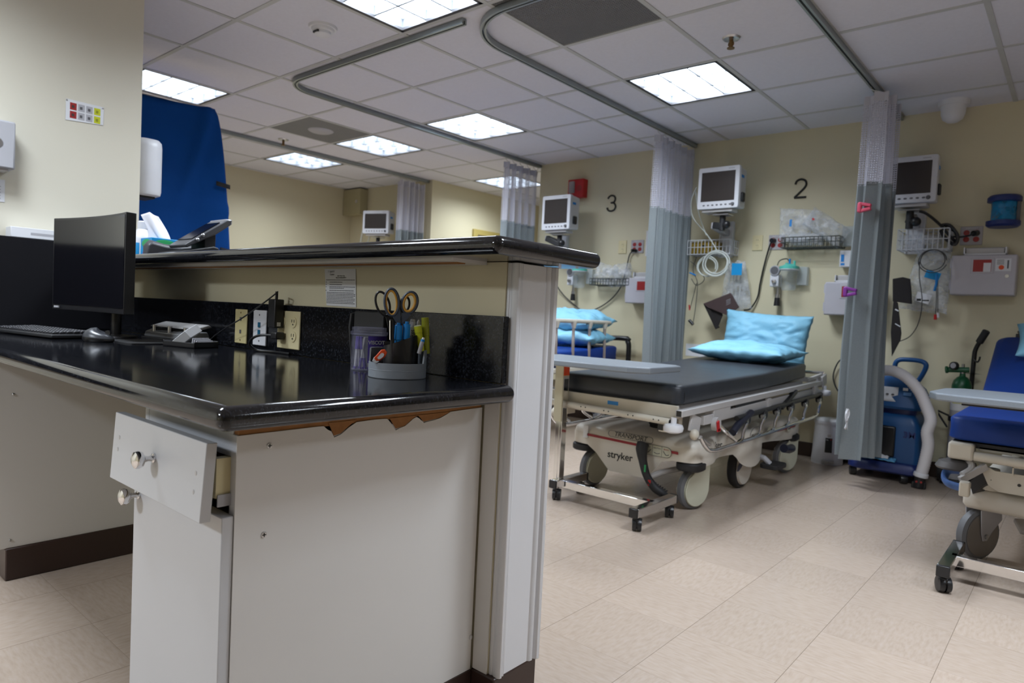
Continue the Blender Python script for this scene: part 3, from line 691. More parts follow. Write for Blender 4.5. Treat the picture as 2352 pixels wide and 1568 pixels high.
# --- pen jar with violet label
jx, jy = -1.365, 1.052
t = thing('pen_jar', 'clear plastic jar of violet-capped pens behind the pen cup', 'jar', (jx, jy, DZ))
MB().lathe([(.042, .0), (.0435, .004), (.0435, .088), (.040, .090)], (jx, jy, DZ), 32).build('jar_wall', m_jar, t)
MB().lathe([(.041, .088), (.0465, .088), (.0465, .0955), (.0425, .0965), (.0425, .106), (.038, .107)], (jx, jy, DZ), 32).build('screw_rim', m_jar, t)
MB().lathe([(0, .001), (.0415, .001), (.042, .003)], (jx, jy, DZ), 32).build('bottom', m_jar, t)
va = math.atan2(-jy, -jx)
def frame_at(cx, cy, r, ang): return (cx + r * math.cos(ang), cy + r * math.sin(ang))
b = MB(); N = 18; ring = [[], []]
A0, A1 = va - .05, va + 1.35
b.grid(lambda u, v: Vector((jx + .0441 * math.cos(A0 + (A1 - A0) * u), jy + .0441 * math.sin(A0 + (A1 - A0) * u), DZ + .020 + .066 * v)), 18, 2)
lb = b.build('label', m_violet, t)
for body, z, sz, bo in (('VISCOT', .070, .0125, .0004), ('surgical marking pens', .0605, .0036, 0), ('Violet tip markers', .056, .0036, 0), ('non-sterile', .0515, .0036, 0), ('Single Patient', .041, .0055, 0), ('use only', .035, .0042, 0), ('100 pens', .029, .0042, 0)):
    p = frame_at(jx, jy, .0447, va + .42); text('label_text', body, (p[0], p[1], DZ + z), (PI / 2, 0, va + .42 + PI / 2), sz, m_paper, lb, .0001, bold=bo)
rr = random.Random(5)
for k in range(12):
    a = va - 1.15 + k * .19; r0 = .034 + rr.uniform(-.003, .004); la = a + rr.uniform(-.35, .35); r1 = .034
    p0 = Vector((jx + r0 * math.cos(a), jy + r0 * math.sin(a), DZ + .004)); p1 = Vector((jx + r1 * math.cos(la), jy + r1 * math.sin(la), DZ + .082))
    d = (p1 - p0)
    pn = thing('marking_pen', 'thin grey pen with a violet cap inside the clear jar', 'pen', p0, 'violet pens in the clear jar')
    up = rr.random() < .4
    MB().cyl(p0, p1, .0030, n=10).build('barrel', m_plastg, pn)
    if up: MB().cyl(p0 + d * .02, p0 + d * .35, .0040, n=10).build('cap', m_violet, pn)
    else:
        MB().cyl(p0 + d * .62, p1 + d * .02, .0040, n=10).build('cap', m_violet, pn); MB().cyl(p0 - d * .0, p0 + d * .07, .0036, n=10).build('end_plug', m_violet, pn)
# --- black organiser behind the jar
t = thing('black_holder', 'plain black desk holder standing behind the pen jar', 'desk holder', (-1.43, 1.09, DZ))
b = MB(); b.box(-1.50, -1.375, 1.102, 1.126, DZ, DZ + .145); b.build('back', m_blackm, t, bevel=.004)
b = MB(); b.prism([(-1.50, 1.126, DZ), (-1.50, 1.102, DZ), (-1.515, 1.100, DZ + .10), (-1.512, 1.102, DZ + .138), (-1.50, 1.126, DZ + .145)], (-.006, 0, 0)); b.build('end_cheek', m_blackm, t, bevel=.002)
MB().box(-1.50, -1.405, 1.100, 1.126, DZ, DZ + .08).build('front_pocket', m_blackm, t, bevel=.004)

# --- round pen cup
cx, cy = -1.197, 1.006; va = math.atan2(-cy, -cx); rt = va + PI / 2     # towards the camera / its right in the picture
def pc(r, a, z): return Vector((cx + r * math.cos(a), cy + r * math.sin(a), DZ + z))
t = thing('pen_cup', 'round grey and black desk organiser full of scissors and markers', 'pen holder', (cx, cy, DZ))
RC = .0655
b = MB(); n = 64; ro = []
def top(a):   # low around the front, stepping up at the right and the back
    d = math.degrees((a - va + PI) % (2 * PI) - PI)
    return .0345 if -100 < d < 66 else .064
rings = [[], [], [], [], []]
for k in range(n):
    a = 2 * PI * k / n
    rings[0].append(pc(RC - .001, a, .0)); rings[1].append(pc(RC, a, .0015)); rings[2].append(pc(RC, a, top(a))); rings[3].append(pc(RC - .0035, a, top(a))); rings[4].append(pc(RC - .0035, a, .006))
b.loft(rings, caps=(True, True)); b.build('outer_drum', m_cupg, t, angle=30)
MB().lathe([(RC + .0001, .0175), (RC + .0005, .0182), (RC + .0001, .019)], (cx, cy, DZ), 64).build('groove', m_cupg, t)
MB().lathe([(0, .0062), (RC - .004, .0062), (RC - .004, .030), (0, .030)], (cx, cy, DZ), 48).build('inner_tray', m_black, t)
# tall tube of the organiser: slanted rim, high at the left
b = MB(); n = 40; rings = [[], [], [], []]
tc_ = pc(.012, va + 2.6, 0); tr_ = .040
for k in range(n):
    a = 2 * PI * k / n; x, y = tr_ * math.cos(a), tr_ * math.sin(a)
    lat = x * math.cos(rt) + y * math.sin(rt); z = .082 + .030 * (lat / tr_ * .5 + .1)
    for i, (f, zz) in enumerate(((1, .03), (1, z), (.93, z), (.93, .035))): rings[i].append(Vector((tc_.x + x * f, tc_.y + y * f, DZ + zz)))
b.loft(rings, caps=(False, True)); b.build('tall_tube', m_black, t, angle=30)
MB().box(-.0015, .0015, -.038, .038, .035, .08, 0, Matrix.Translation((tc_.x, tc_.y, DZ)) @ Matrix.Rotation(va, 4, 'Z')).build('divider', m_black, t)
def sp(px, py, d=0.0):   # a point of the plane through the cup that faces the camera, moved d further away
    r = ray(px, py); nrm = Vector((math.cos(va), math.sin(va), 0)); k = ((Vector((cx, cy, 0)) - nrm * d - Vector((CAM.x, CAM.y, 0))).dot(nrm)) / r.dot(nrm); return CAM + r * k
def stick(name, label, cat, p0, p1, parts, group=None):
    t = thing(name, label, cat, p0, group); d = p1 - p0
    for nm, a, c, r0, r1, m in parts: MB().cyl(p0 + d * a, p0 + d * c, r0, r1, n=18).build(nm, m, t, bevel=.0006)
    return t
mk = 'markers in the pen cup'
stick('marker_pen', 'bright blue marker in the pen cup, left of the other blue one', 'marker', sp(912, 812, -.012), sp(916, 741, -.012), (('barrel', 0, .45, .0070, .0072, m_marker), ('cap', .45, .92, .0088, .0082, m_marker), ('cap_tip', .92, 1.0, .0042, .0040, m_marker)), mk)
stick('marker_pen', 'bright blue marker in the pen cup, right of the other blue one', 'marker', sp(930, 812, -.006), sp(935, 738, -.006), (('barrel', 0, .45, .0070, .0072, m_marker), ('cap', .45, .92, .0088, .0082, m_marker), ('cap_tip', .92, 1.0, .0042, .0040, m_marker)), mk)
w = stick('marker_pen', 'white lettered marker standing behind the blue markers', 'marker', sp(944, 815, .012), sp(948, 733, .012), (('barrel', 0, .80, .0078, .0078, m_plastw), ('cap', .80, .94, .0070, .0068, m_plastg), ('cap_tip', .94, 1.0, .0060, .0050, m_plastg)), mk)
p = sp(947, 765, .003); text('lettering', 'ket', (p.x, p.y, p.z), (PI / 2, -PI / 2, va + PI / 2), .013, m_black_ink, w, .0002)
stick('highlighter_pen', 'fluorescent yellow highlighter with a pale cap end in the cup', 'highlighter', sp(968, 806, .0), sp(959, 747, -.004), (('barrel', 0, .72, .0070, .0082, m_yellow), ('cap', .72, .97, .0090, .0090, m_yellow), ('cap_end', .97, 1.0, .0085, .0080, mat('pale_cap_end', (.6, .65, .4), .5))), 'highlighters in the pen cup')
stick('highlighter_pen', 'tall olive yellow highlighter at the right of the cup', 'highlighter', sp(980, 812, .012), sp(976, 729, .012), (('barrel', 0, .5, .0078, .0080, m_olive), ('cap', .5, 1.0, .0088, .0086, m_olive)), 'highlighters in the pen cup')
stick('ballpoint_pen', 'grey rounded pen end behind the yellow highlighter', 'pen', sp(958, 812, .018), sp(962, 734, .018), (('barrel', 0, .92, .0042, .0042, m_greyen), ('end_cap', .92, 1.0, .0042, .0015, m_greyen)))
stick('correction_pen', 'clear and blue tipped pen leaning at the right of the cup', 'pen', sp(962, 812, -.03), sp(973, 775, -.03), (('barrel', 0, .75, .0048, .0048, m_plastg), ('blue_band', .75, .88, .0048, .0044, m_marker), ('tip', .88, 1.0, .0036, .0030, m_plastw)))
# correction tape, orange and white
t = thing('correction_tape', 'orange and white correction tape dispenser in the front of the cup', 'correction tape', sp(877, 816, -.045))
b = MB(); p0, p1 = sp(866, 826, -.045), sp(884, 806, -.045); dv = (p1 - p0).normalized(); nv = Vector((math.cos(va), math.sin(va), 0)); sv = dv.cross(nv)
prf = [(-.014, -.008), (.010, -.008), (.016, -.002), (.014, .006), (.004, .009), (-.010, .006), (-.016, 0)]
mid = (p0 + p1) / 2
b.prism([mid + dv * x + sv * y - nv * .006 for x, y in prf], nv * .012); b.build('body', m_orange, t, bevel=.0015)
b = MB(); b.prism([mid + dv * (x * .55 - .001) + sv * (y * .5 + .001) + nv * .006 for x, y in prf], nv * .002); b.build('white_window', m_plastw, t)
b = MB(); b.prism([mid - dv * .012 - sv * .009 - nv * .005, mid - dv * .022 - sv * .006 - nv * .005, mid - dv * .020 + sv * .004 - nv * .005, mid - dv * .012 + sv * .006 - nv * .005], nv * .010); b.build('white_nose', m_plastw, t, bevel=.001)
# scissors
def ellipse_pts(c, rx, ry, ang, d, n=28):
    out = []
    for k in range(n):
        a = 2 * PI * k / n; x, y = rx * math.cos(a), ry * math.sin(a); ca, sa = math.cos(ang), math.sin(ang)
        out.append(sp(c[0] + x * ca - y * sa, c[1] + x * sa + y * ca, d))
    return out
t = thing('scissors', 'scissors with grey and amber handles standing in the pen cup', 'scissors', sp(920, 780, .0), 'scissors in the pen cup')
MB().tube(ellipse_pts((900, 694), 16.5, 31, -.05, .0), .0042, 10, closed=True, sx=.75).build('handle_loop', m_scissor, t)
lab(MB().tube(ellipse_pts((899, 695), 12.5, 27.5, -.05, -.0006), .0026, 8, closed=True).build('handle_lining', m_scisy, t), 'amber lining of the long handle')
MB().tube(ellipse_pts((941, 695), 17.5, 25, .28, .003), .0042, 10, closed=True, sx=.75).build('handle_loop', m_scissor, t)
lab(MB().tube(ellipse_pts((940, 695), 13, 20.5, .28, .0024), .0034, 8, closed=True).build('handle_lining', m_scisy, t), 'amber lining of the short handle')
b = MB(); b.prism([sp(*q, -.003) for q in ((908, 715), (916, 700), (920, 716), (921, 745), (912, 745), (902, 728))], (nv * -.006)); b.prism([sp(*q, -.001) for q in ((936, 719), (946, 722), (930, 738), (924, 748), (920, 748), (922, 718))], (nv * -.006)); b.build('shank', m_scissor, t, bevel=.001)
b = MB(); b.prism([sp(*q, 0) for q in ((908, 742), (918, 742), (919, 805), (914, 812))], (nv * -.0018)); b.prism([sp(*q, .002) for q in ((920, 742), (930, 744), (924, 812), (920, 805))], (nv * -.0018)); b.build('blade', m_steel, t, smooth=False)
t = thing('scissors', 'dark scissors behind the amber-handled pair in the pen cup', 'scissors', sp(905, 780, .016), 'scissors in the pen cup')
MB().tube(ellipse_pts((879, 697), 15, 28, -.30, .018), .0036, 10, closed=True, sx=.75).build('handle_loop', m_black, t)
MB().tube(ellipse_pts((929, 699), 11, 18, .2, .020), .0036, 10, closed=True, sx=.75).build('handle_loop', m_black, t)
b = MB(); b.prism([sp(*q, .018) for q in ((884, 722), (895, 718), (912, 750), (916, 790), (900, 790))], (nv * -.005)); b.prism([sp(*q, .020) for q in ((924, 715), (932, 718), (922, 745), (915, 790), (908, 790), (914, 745))], (nv * -.004)); b.build('shank', m_black, t, bevel=.001)
t = thing('pen_clip', 'black pen with a shiny clip at the left of the pen cup', 'pen', sp(900, 800, -.022))
MB().cyl(sp(902, 812, -.02), sp(899, 734, -.02), .0048, n=14).build('barrel', m_black, t, bevel=.001)
MB().bar(sp(896, 780, -.026), sp(896, 736, -.026), .003, .0015).build('clip', m_chrome, t)

# ------------------------------------------------------------------ things on the raised counter
UZ = 1.0877
# disinfectant bottle
bx, by = -3.10, 1.165
t = thing('spray_bottle', 'white disinfectant bottle with a blue label beside the tissue box', 'bottle', (bx, by, UZ))
MB().lathe([(.040, 0), (.046, .006), (.046, .085), (.040, .105), (.022, .125), (.016, .132)], (bx, by, UZ), 28).build('body', m_plastw, t)
MB().lathe([(.0464, .012), (.0466, .013), (.0466, .068), (.0464, .069)], (bx, by, UZ), 28, a0=va - .9, a1=va + .15).build('label', m_cyanlab, t)
MB().lathe([(.016, .130), (.018, .132), (.018, .160), (.012, .165)], (bx, by, UZ), 20).build('cap', m_plastw, t)
# tissue box
x0, y0 = -2.965, 1.185
t = thing('tissue_box', 'blue and green tissue box with a tissue pulled up', 'tissue box', (x0, y0, UZ))
MB().box(x0 - .055, x0 + .055, y0 - .055, y0 + .055, UZ, UZ + .085).build('carton', m_cyanlab, t, bevel=.002)
b = MB(); b.ell((x0 + .005, y0 - .0555, UZ + .062), (.045, .0008, .018)); b.ell((x0 + .0558, y0, UZ + .06), (.0008, .045, .02)); b.build('green_print', m_greenlab, t)
b = MB(); b.ell((x0, y0 - .0556, UZ + .022), (.03, .0008, .014)); b.build('violet_print', m_purple, t)
rr = random.Random(2)
def tis(u, v):
    z = UZ + .083 + v * .115; w = (1 - v * .62) * .058; x = x0 - .005 + (u - .5) * 2 * w - v * .055 + .006 * math.sin(9 * u + 4 * v)
    return Vector((x, y0 + (u - .5) * .05 - v * .02 + .018 * math.sin(6 * u + 2 * v) * (1 - v), z - .03 * abs(u - .45) * v))
MB().grid(tis, 14, 12).build('tissue', m_tissue, t, solid=.001)
# folded dark papers
t = thing('dark_papers', 'small pile of dark folded papers beside the white bottle', 'papers', (-3.08, 1.06, UZ))
b = MB()
for k, (a, w) in enumerate(((10, .15), (-6, .14), (18, .12))): b.box(-w / 2, w / 2, -.045, .045, k * .004, k * .004 + .003, 0, Matrix.Translation((-3.08, 1.06, UZ)) @ Matrix.Rotation(math.radians(a), 4, 'Z'))
b.build('sheets', m_brownf, t)
# desk phone
t = thing('desk_phone', 'dark grey desk phone with a raised display on the counter', 'telephone', (-2.76, 1.20, UZ))
px_ = -2.76
b = MB(); b.prism([(px_ - .09, y, UZ + z) for y, z in ((1.12, 0), (1.29, 0), (1.29, .050), (1.27, .055), (1.13, .022))], (.19, 0, 0)); b.build('body', m_blackm, t, bevel=.004)
b = MB(); b.loft([[(px_ - .13 + dx, y, UZ + zz * k) for dx, k in ((0, .0), (.05, .0), (.055, .8), (.03, 1.0), (-.003, .8))] for y, zz in ((1.09, .058), (1.105, .072), (1.16, .060), (1.22, .060), (1.275, .072), (1.29, .062))]); b.build('handset', mat('dark_grey_handset', (.06, .06, .068), .45), t, bevel=.006)
b = MB(); b.loft([[(px_ - .055 + x, y, UZ + z) for x, y, z in q] for q in [[(x, 1.165 + .0, .040), (x, 1.157, .052), (x, 1.322, .168), (x, 1.345, .170), (x, 1.338, .148), (x, 1.28, .105)] for x in (0, .15)]]); b.build('display_housing', mat('phone_dark_grey', (.07, .072, .08), .4), t, bevel=.004)
b = MB(); b.prism([(px_ - .04, 1.19, UZ + .0765), (px_ - .04, 1.30, UZ + .1537), (px_ - .041, 1.299, UZ + .156), (px_ - .041, 1.189, UZ + .0788)], (.12, 0, 0)); b.build('display', m_screeng, t)
b = MB(); b.box(px_ - .05, px_ + .09, 1.318, 1.346, UZ + .150, UZ + .172, 0); lab(b.build('display_tip', mat('phone_silver_tip', (.28, .29, .32), .35), t, bevel=.005), 'silver tip of the display')
b = MB(); b.box(px_ - .04, px_ + .08, 1.24, 1.285, UZ + .04, UZ + .105); b.build('display_stand', m_blackm, t, bevel=.003)
for y in (1.205, 1.225): MB().ell((px_ + .097, y, UZ + .075 + (y - 1.205)), (.005, .008, .007)).build('key', m_steel, t)
# white carton on the side splash
t = thing('white_carton', 'long white cardboard box lying on the black side panel', 'box', (-3.35, .86, 1.146))
MB().box(-3.393, -3.318, .752, 1.05, 1.1465, 1.188).build('carton', m_paper, t, bevel=.0015)
b = MB(); b.box(-3.3182, -3.3176, .82, .93, 1.160, 1.170); b.build('printed_line', m_plastg, t)
# ------------------------------------------------------------------ on the tall partition (face x = -3.40)
XP = -3.40
t = thing('sign_card', 'white sign with two rows of small coloured pictures on the wall', 'sign', (XP, 1.03, 1.722))
MB().prism([(XP + .0005, .957, 1.765), (XP + .0005, 1.104, 1.7645), (XP + .0005, 1.103, 1.685), (XP + .0005, .957, 1.6745)], (.002, 0, 0)).build('card', m_paper, t)
cols = [(m_redd, m_brownf), (m_plastg, m_ink), (m_plastg, m_ink), (m_yellow, m_olive)]
for c, y in enumerate((.985, 1.016, 1.047, 1.078)):
    for r, z in enumerate((1.740, 1.703)):
        z -= 0.0 if r else .001
        b = MB().box(XP + .0026, XP + .003, y - .0125, y + .0125, z - .016, z + .014, 0)
        b.box(XP + .003, XP + .0034, y - .006, y + .004, z - .008, z + .004, 1); b.build('picture', list(cols[c]), t, smooth=False)
for y, z in ((.96, 1.76), (1.10, 1.76)): MB().ell((XP + .003, y, z), (.002, .004, .004)).build('pin', m_steel, t)
t = thing('wall_dispenser', 'grey dispenser box on the wall at the left edge of the photo', 'dispenser', (XP, .70, 1.5))
MB().box(XP, XP + .09, .60, .762, 1.412, 1.602).build('housing', m_plastg, t, bevel=.008)
MB().cyl((XP + .088, .70, 1.51), (XP + .092, .70, 1.51), .02).build('lock', m_steel, t)
MB().box(XP + .01, XP + .08, .62, .74, 1.405, 1.413).build('outlet', m_greyen, t)
t = thing('wall_paper_sheet', 'white sheet below the grey dispenser at the left edge', 'paper', (XP, .70, 1.33))
MB().box(XP + .0005, XP + .002, .60, .748, 1.288, 1.378).build('sheet', m_paper, t)
for k in range(5): MB().box(XP + .002, XP + .0024, .66, .735, 1.30 + k * .012, 1.303 + k * .012).build('printed_line', m_plastg, t)
t = thing('towel_dispenser', 'white rounded towel dispenser behind the end of the wall', 'dispenser', (-3.52, 1.40, 1.55))
b = MB()
b.loft([[(x, y, z) for x, y in rrect(-3.56, 1.333, .22 * f, .12 * f, .045 * f)] for f, z in ((.80, 1.418), (.95, 1.422), (1, 1.44), (1, 1.65), (.96, 1.675), (.84, 1.687))]); b.build('housing', m_plastw, t)
MB().box(-3.62, -3.50, 1.30, 1.37, 1.408, 1.419).build('outlet', m_blackm, t)
MB().box(-3.65, -3.47, 1.262, 1.274, 1.43, 1.68).build('back_plate', m_plastw, t)
# ------------------------------------------------------------------ blue cloth hanging beyond the counter
t = thing('blue_privacy_cloth', 'large royal blue cloth hanging beyond the nurse station', 'cloth', (-4.35, 1.6, 0))
rrs = random.Random(4)
E0, E1, E2, E3 = ax(300, 214, -4.35), ax(494, 250, -4.35), ax(517, 405, -4.35), ax(531, 600, -4.35)
def bl(u, v):
    zt = 2.15 + .015 * math.sin(3.2 * u) ; zb = .35
    ye = 2.045 if v < 0 else 2.045 + .19 * v ** .55
    z = zt + (zb - zt) * v; y = 1.0 + (ye - 1.0) * u
    fold = .016 * math.sin(u * 21 + 2.0 * v) * v ** .7 + .035 * math.exp(-((u - .95 + v * .62) / .03) ** 2) * max(0, 1 - v * 2.2) + .02 * math.exp(-((v - .30 - .05 * u) / .018) ** 2) * u
    return Vector((-4.35 + fold + .02 * math.sin(u * 7), y, z - .03 * math.sin(PI * u) * (1 - v)))
MB().grid(bl, 70, 50).build('cloth', m_bluecloth, t, solid=.003)
for v in (.262, .495):
    p = bl(1.0, v); MB().grid(lambda a, c: Vector((-4.296 + .006 * a, p.y - .085 + .09 * a, p.z + .014 - .028 * c - .012 * a)), 4, 2).build('black_strap', m_black_ink, t, solid=.002)
MB().cyl((-4.37, 1.0, 2.15), (-4.37, 2.06, 2.15), .012).build('top_rail', m_steel, t)
for y in (1.02, 2.03): MB().cyl((-4.38, y, .0), (-4.38, y, 2.16), .014).box(-4.6, -4.16, y - .02, y + .02, 0, .03).build('stand_post', m_steel, t)
# ------------------------------------------------------------------ cubicle curtains
def curtain(X, ya, yb, amp0, amp1, nf, hem, split, label, lean=0.0, seed=1, phase=0.0, flare=0.0, track=None):
    TX = X if track is None else track
    rr = random.Random(seed); ph = [rr.uniform(-.5, .5) for _ in range(nf + 2)]; am = [rr.uniform(.55, 1.15) for _ in range(nf + 2)]
    top = CZ - .075
    def pos(u, z):
        k = (top - z) / (top - hem); a = amp0 + (amp1 - amp0) * k
        f = u * nf; i = int(f); w = f - i
        am_ = am[i] * (1 - w) + am[i + 1] * w; ph_ = ph[i] * (1 - w) + ph[i + 1] * w
        s = math.sin(2 * PI * f + phase + ph_ * (.6 + .5 * k)); s = math.copysign(abs(s) ** .8, s)
        y = ya + (yb - ya) * u + .018 * math.sin(4 * PI * f + ph_)
        x = X + a * am_ * s + .012 * k * math.sin(9 * u + 3 * z)
        if flare: x -= flare * k * k * max(0, 1 - u * nf * .9); 
        return Vector((x, y - lean * k * (1 - u), z))
    N = nf * 18
    arc_ = [0.0]
    for i in range(1, N + 1): arc_.append(arc_[-1] + (pos(i / N, 1.5) - pos((i - 1) / N, 1.5)).length)
    t = thing('privacy_curtain', label, 'curtain', (X, (ya + yb) / 2, hem), 'cubicle curtains')
    def cloth(z0, z1, nz, name, m, sag=0.0):
        b = MB(); b.grid(lambda u, v: pos(u, z0 + (z1 - z0) * v - sag * (1 - v) * math.sin(u * 5 + seed)), N, nz)
        b.uv = [(arc_[i], z0 + (z1 - z0) * j / nz) for j in range(nz + 1) for i in range(N + 1)]
        return b.build(name, m, t)
    cloth(hem, split, 26, 'cloth_panel', m_cloth, .012)
    cloth(split, top - .05, 10, 'net_panel', m_net)
    hb = mat('white_curtain_header', (0.52, 0.52, 0.58), 0.8); cloth(top - .05, top, 2, 'header_band', hb)
    cloth(split - .012, split + .012, 1, 'seam_band', m_cloth)
    for k in range(nf + 1):
        p = pos(min(1, (k + .22) / nf), top - .02) if k < nf else pos(1, top - .02)
        y = p.y; MB().tube([(p.x, y, p.z), (p.x * .6 + TX * .4, y, p.z + .022), (TX, y, CZ - .05), (TX, y, CZ - .034)], .0022, 6, smooth=3).build('hook', m_steel, t)
    return t, pos
ct, cpos = curtain(-1.005, 4.32, 4.70, .088, .108, 4, .17, 1.79, 'grey curtain with white net top, holding the pink and purple clips', seed=3, flare=.05, lean=.02, track=-1.04)
curtain(-2.52, 4.50, 5.12, .05, .06, 6, .22, 1.775, 'grey curtain with white net top between bays 3 and 2', seed=8)
curtain(-4.13, 4.62, 5.12, .05, .06, 5, .22, 1.775, 'grey curtain with white net top beside the alcove light', seed=12)
curtain(-5.735, 4.72, 5.12, .07, .08, 5, .22, 1.775, 'most distant net-topped curtain, beside the left bay screen', seed=15)
# clips and tape on the near edge
def clip(name, label, px, py, m, Y):
    c = ay(px, py, Y); t = thing(name, label, 'clip', c, 'curtain clips')
    for s in (-1, 1): MB().box(c.x - .034, c.x + .034, c.y - .014, c.y + .014, c.z + s * .016 - .009, c.z + s * .016 + .009, 0, Matrix.Translation(c) @ Matrix.Rotation(s * .22, 4, 'Y') @ Matrix.Translation(-c)).build('jaw', m, t, bevel=.004)
    MB().box(c.x - .034, c.x - .012, c.y - .016, c.y + .016, c.z - .028, c.z + .028).build('hinge_block', m, t, bevel=.005)
clip('pink_clip', 'bright pink plastic clip on the curtain edge', 1985, 476, m_pink, 4.31)
clip('purple_clip', 'purple plastic clip low on the curtain edge', 1952, 670, m_purple, 4.30)
p0, p1 = ay(1947, 940, 4.20), ay(1943, 985, 4.20)
t = thing('torn_tape', 'crumpled white tape stuck near the hem of the curtain', 'tape', p1)
MB().grid(lambda u, v: p0 + (p1 - p0) * v + Vector(((u - .5) * .018 * (1 + .5 * math.sin(7 * v)), .008 * math.sin(8 * u + 9 * v), .006 * math.sin(11 * u))), 6, 12).build('strip', m_paper, t, solid=.001)

# ------------------------------------------------------------------ wall equipment
def W(px, py, d=0.0): return ay(px, py, YW - d)
def wire_basket(label, x0, x1, z0, z1, dpt, m, group='wire wall baskets', lip=None):
    t = thing('wire_basket', label, 'basket', ((x0 + x1) / 2, YW - dpt / 2, z0), group)
    r = .0028; ya, yb = YW - dpt, YW - .006
    fr = MB()
    for z in (z0, z1): fr.tube([(x0, yb, z), (x0, ya, z), (x1, ya, z), (x1, yb, z)], r * 1.3, 6, closed=True)
    fr.build('rim', m, t)
    b = MB(); n = max(5, int((x1 - x0) / .028))
    for k in range(n + 1):
        x = x0 + (x1 - x0) * k / n; b.tube([(x, ya, z1), (x, ya, z0), (x, yb, z0), (x, yb, z1)], r, 5)
    for k in range(1, 3):
        y = ya + (yb - ya) * k / 3; b.tube([(x0, y, z0), (x1, y, z0)], r, 5)
    for x in (x0, x1):
        for k in range(1, 4): y = ya + (yb - ya) * k / 4; b.tube([(x, y, z0), (x, y, z1)], r, 5)
    zz = (z0 + z1) / 2; b.tube([(x0, yb, zz), (x0, ya, zz), (x1, ya, zz), (x1, yb, zz)], r, 5)
    b.build('wires', m, t); return t
def bag(label, c, w, d, h, seed, rot=(0, 0, 0), m=None, name='plastic_bag', group='clear bags of tubing', taper=0.0):
    t = thing(name, label, 'bag', c, group)
    R = Euler(rot).to_matrix(); rr = Vector((seed * 3.1, seed * 1.7, seed * .9)); c = Vector(c)
    def P(u, v, s):
        x, z = (u - .5) * 2, (v - .5) * 2
        e = max(0, (1 - abs(x) ** 4) * (1 - abs(z) ** 4)) ** .5
        nz = noise.noise(Vector((x * 1.7, z * 2.1, s * .6)) + rr) * .6 + noise.noise(Vector((x * 4, z * 5, s)) + rr) * .4
        ww = w * (1 - taper * (z * .5 + .5))
        p = Vector((x * ww / 2 * (1 + .08 * nz), s * d / 2 * e * (1 + .7 * nz) + .01 * nz, z * h / 2 * (1 + .07 * noise.noise(Vector((x * 2, 3, seed))))))
        return c + R @ p
    b = MB(); b.grid(lambda u, v: P(u, v, -1), 22, 22); b.grid(lambda u, v: P(u, v, 1), 22, 22)
    b.build('film', m or m_bag, t, merge=True); return t, R
def coil(b, c, R, r, turns, seed, ell=1.0, n=18):
    rr = random.Random(seed); pts = []
    for k in range(turns * n):
        a = 2 * PI * k / n; q = r * (1 + .12 * math.sin(a * .37 + seed)); pts.append(Vector(c) + R @ Vector((q * math.cos(a), -.004 * k / n + .004 * math.sin(3 * a), q * ell * math.sin(a))))
    return pts
def vital_monitor(label, x0, x1, z0, z1, yf, cable=None, d=.15, yaw=0.0):
    xc = (x0 + x1) / 2
    t = thing('patient_monitor', label, 'monitor', (xc, yf + d / 2, z0), 'patient monitors on wall arms', rot=(0, 0, yaw))
    w, h = (x1 - x0), (z1 - z0); y0 = -d / 2
    MB().loft([[(x * f, y, h / 2 + z * g) for x, z in rrect(0, 0, w, h, .014)] for f, g, y in ((.985, .985, y0), (1, 1, y0 + .006), (1, 1, y0 + .035), (.97, .96, y0 + .06), (.93, .93, d / 2))]).build('shell', m_mong, t)
    MB().box(-w / 2 + .028, w / 2 - .032, y0 - .0015, y0 + .004, .056, h - .036).build('screen', m_screen, t)
    for k in range(7): MB().ell((-w / 2 + .055 + k * .034, y0 - .001, .028), (.010, .003, .006)).build('button', mat('monitor_button_grey', (.16, .16, .18), .45), t)
    MB().lathe([(0, .012), (.010, .012), (.013, 0)], (w / 2 - .042, y0, .028), 18, axis=(0, -1, 0)).build('dial', mat('monitor_dial_grey', (.10, .10, .11), .45), t)
    MB().box(w / 2 - .085, w / 2 - .04, y0 - .0012, y0, h - .022, h - .016).build('badge', m_plastg, t)
    b = MB(); b.box(w / 2 * .96, w / 2 + .012, y0 + .05, y0 + .10, .05, .12); b.build('side_port', m_blackm, t, bevel=.008)
    MB().box(w / 2 * .985, w / 2 + .001, y0 + .035, y0 + .085, h - .085, h - .065).build('blue_sticker', m_bluebr, t)
    MB().box(-w / 2 + .03, w / 2 - .05, y0 + .02, d / 2 - .02, -.022, .0).build('handle_tray', m_greyen, t, bevel=.005)
    return t
def wall_arm(label, xm, zm, ym, xw, z0, z1):
    t = thing('wall_mount', label, 'monitor mount', (xw, YW, z0), 'wall arms of the monitors')
    MB().box(xw - .045, xw + .045, YW - .03, YW, z0, z1).box(xw - .055, xw - .045, YW - .04, YW, z0, z1).box(xw + .045, xw + .055, YW - .04, YW, z0, z1).build('wall_channel', m_plastw, t, bevel=.002)
    MB().bar((xw, YW - .03, z1 - .09), (xw, ym + .02, z1 - .06), .05, .05).build('lower_arm', m_plastg, t, bevel=.006)
    MB().cyl((xm, ym, zm - .14), (xm, ym, zm - .02), .022).build('tilt_post', m_blackm, t)
    MB().bar((xw, ym + .02, z1 - .06), (xm, ym, zm - .11), .045, .05).build('elbow', m_blackm, t, bevel=.008)
    MB().ell((xm + .04, ym - .02, zm - .10), (.03, .03, .03)).build('clamp_knob', m_black, t)
    MB().box(xm - .06, xm + .06, ym - .05, ym + .05, zm - .03, zm - .0225).build('mounting_plate', m_steel, t)
    return t
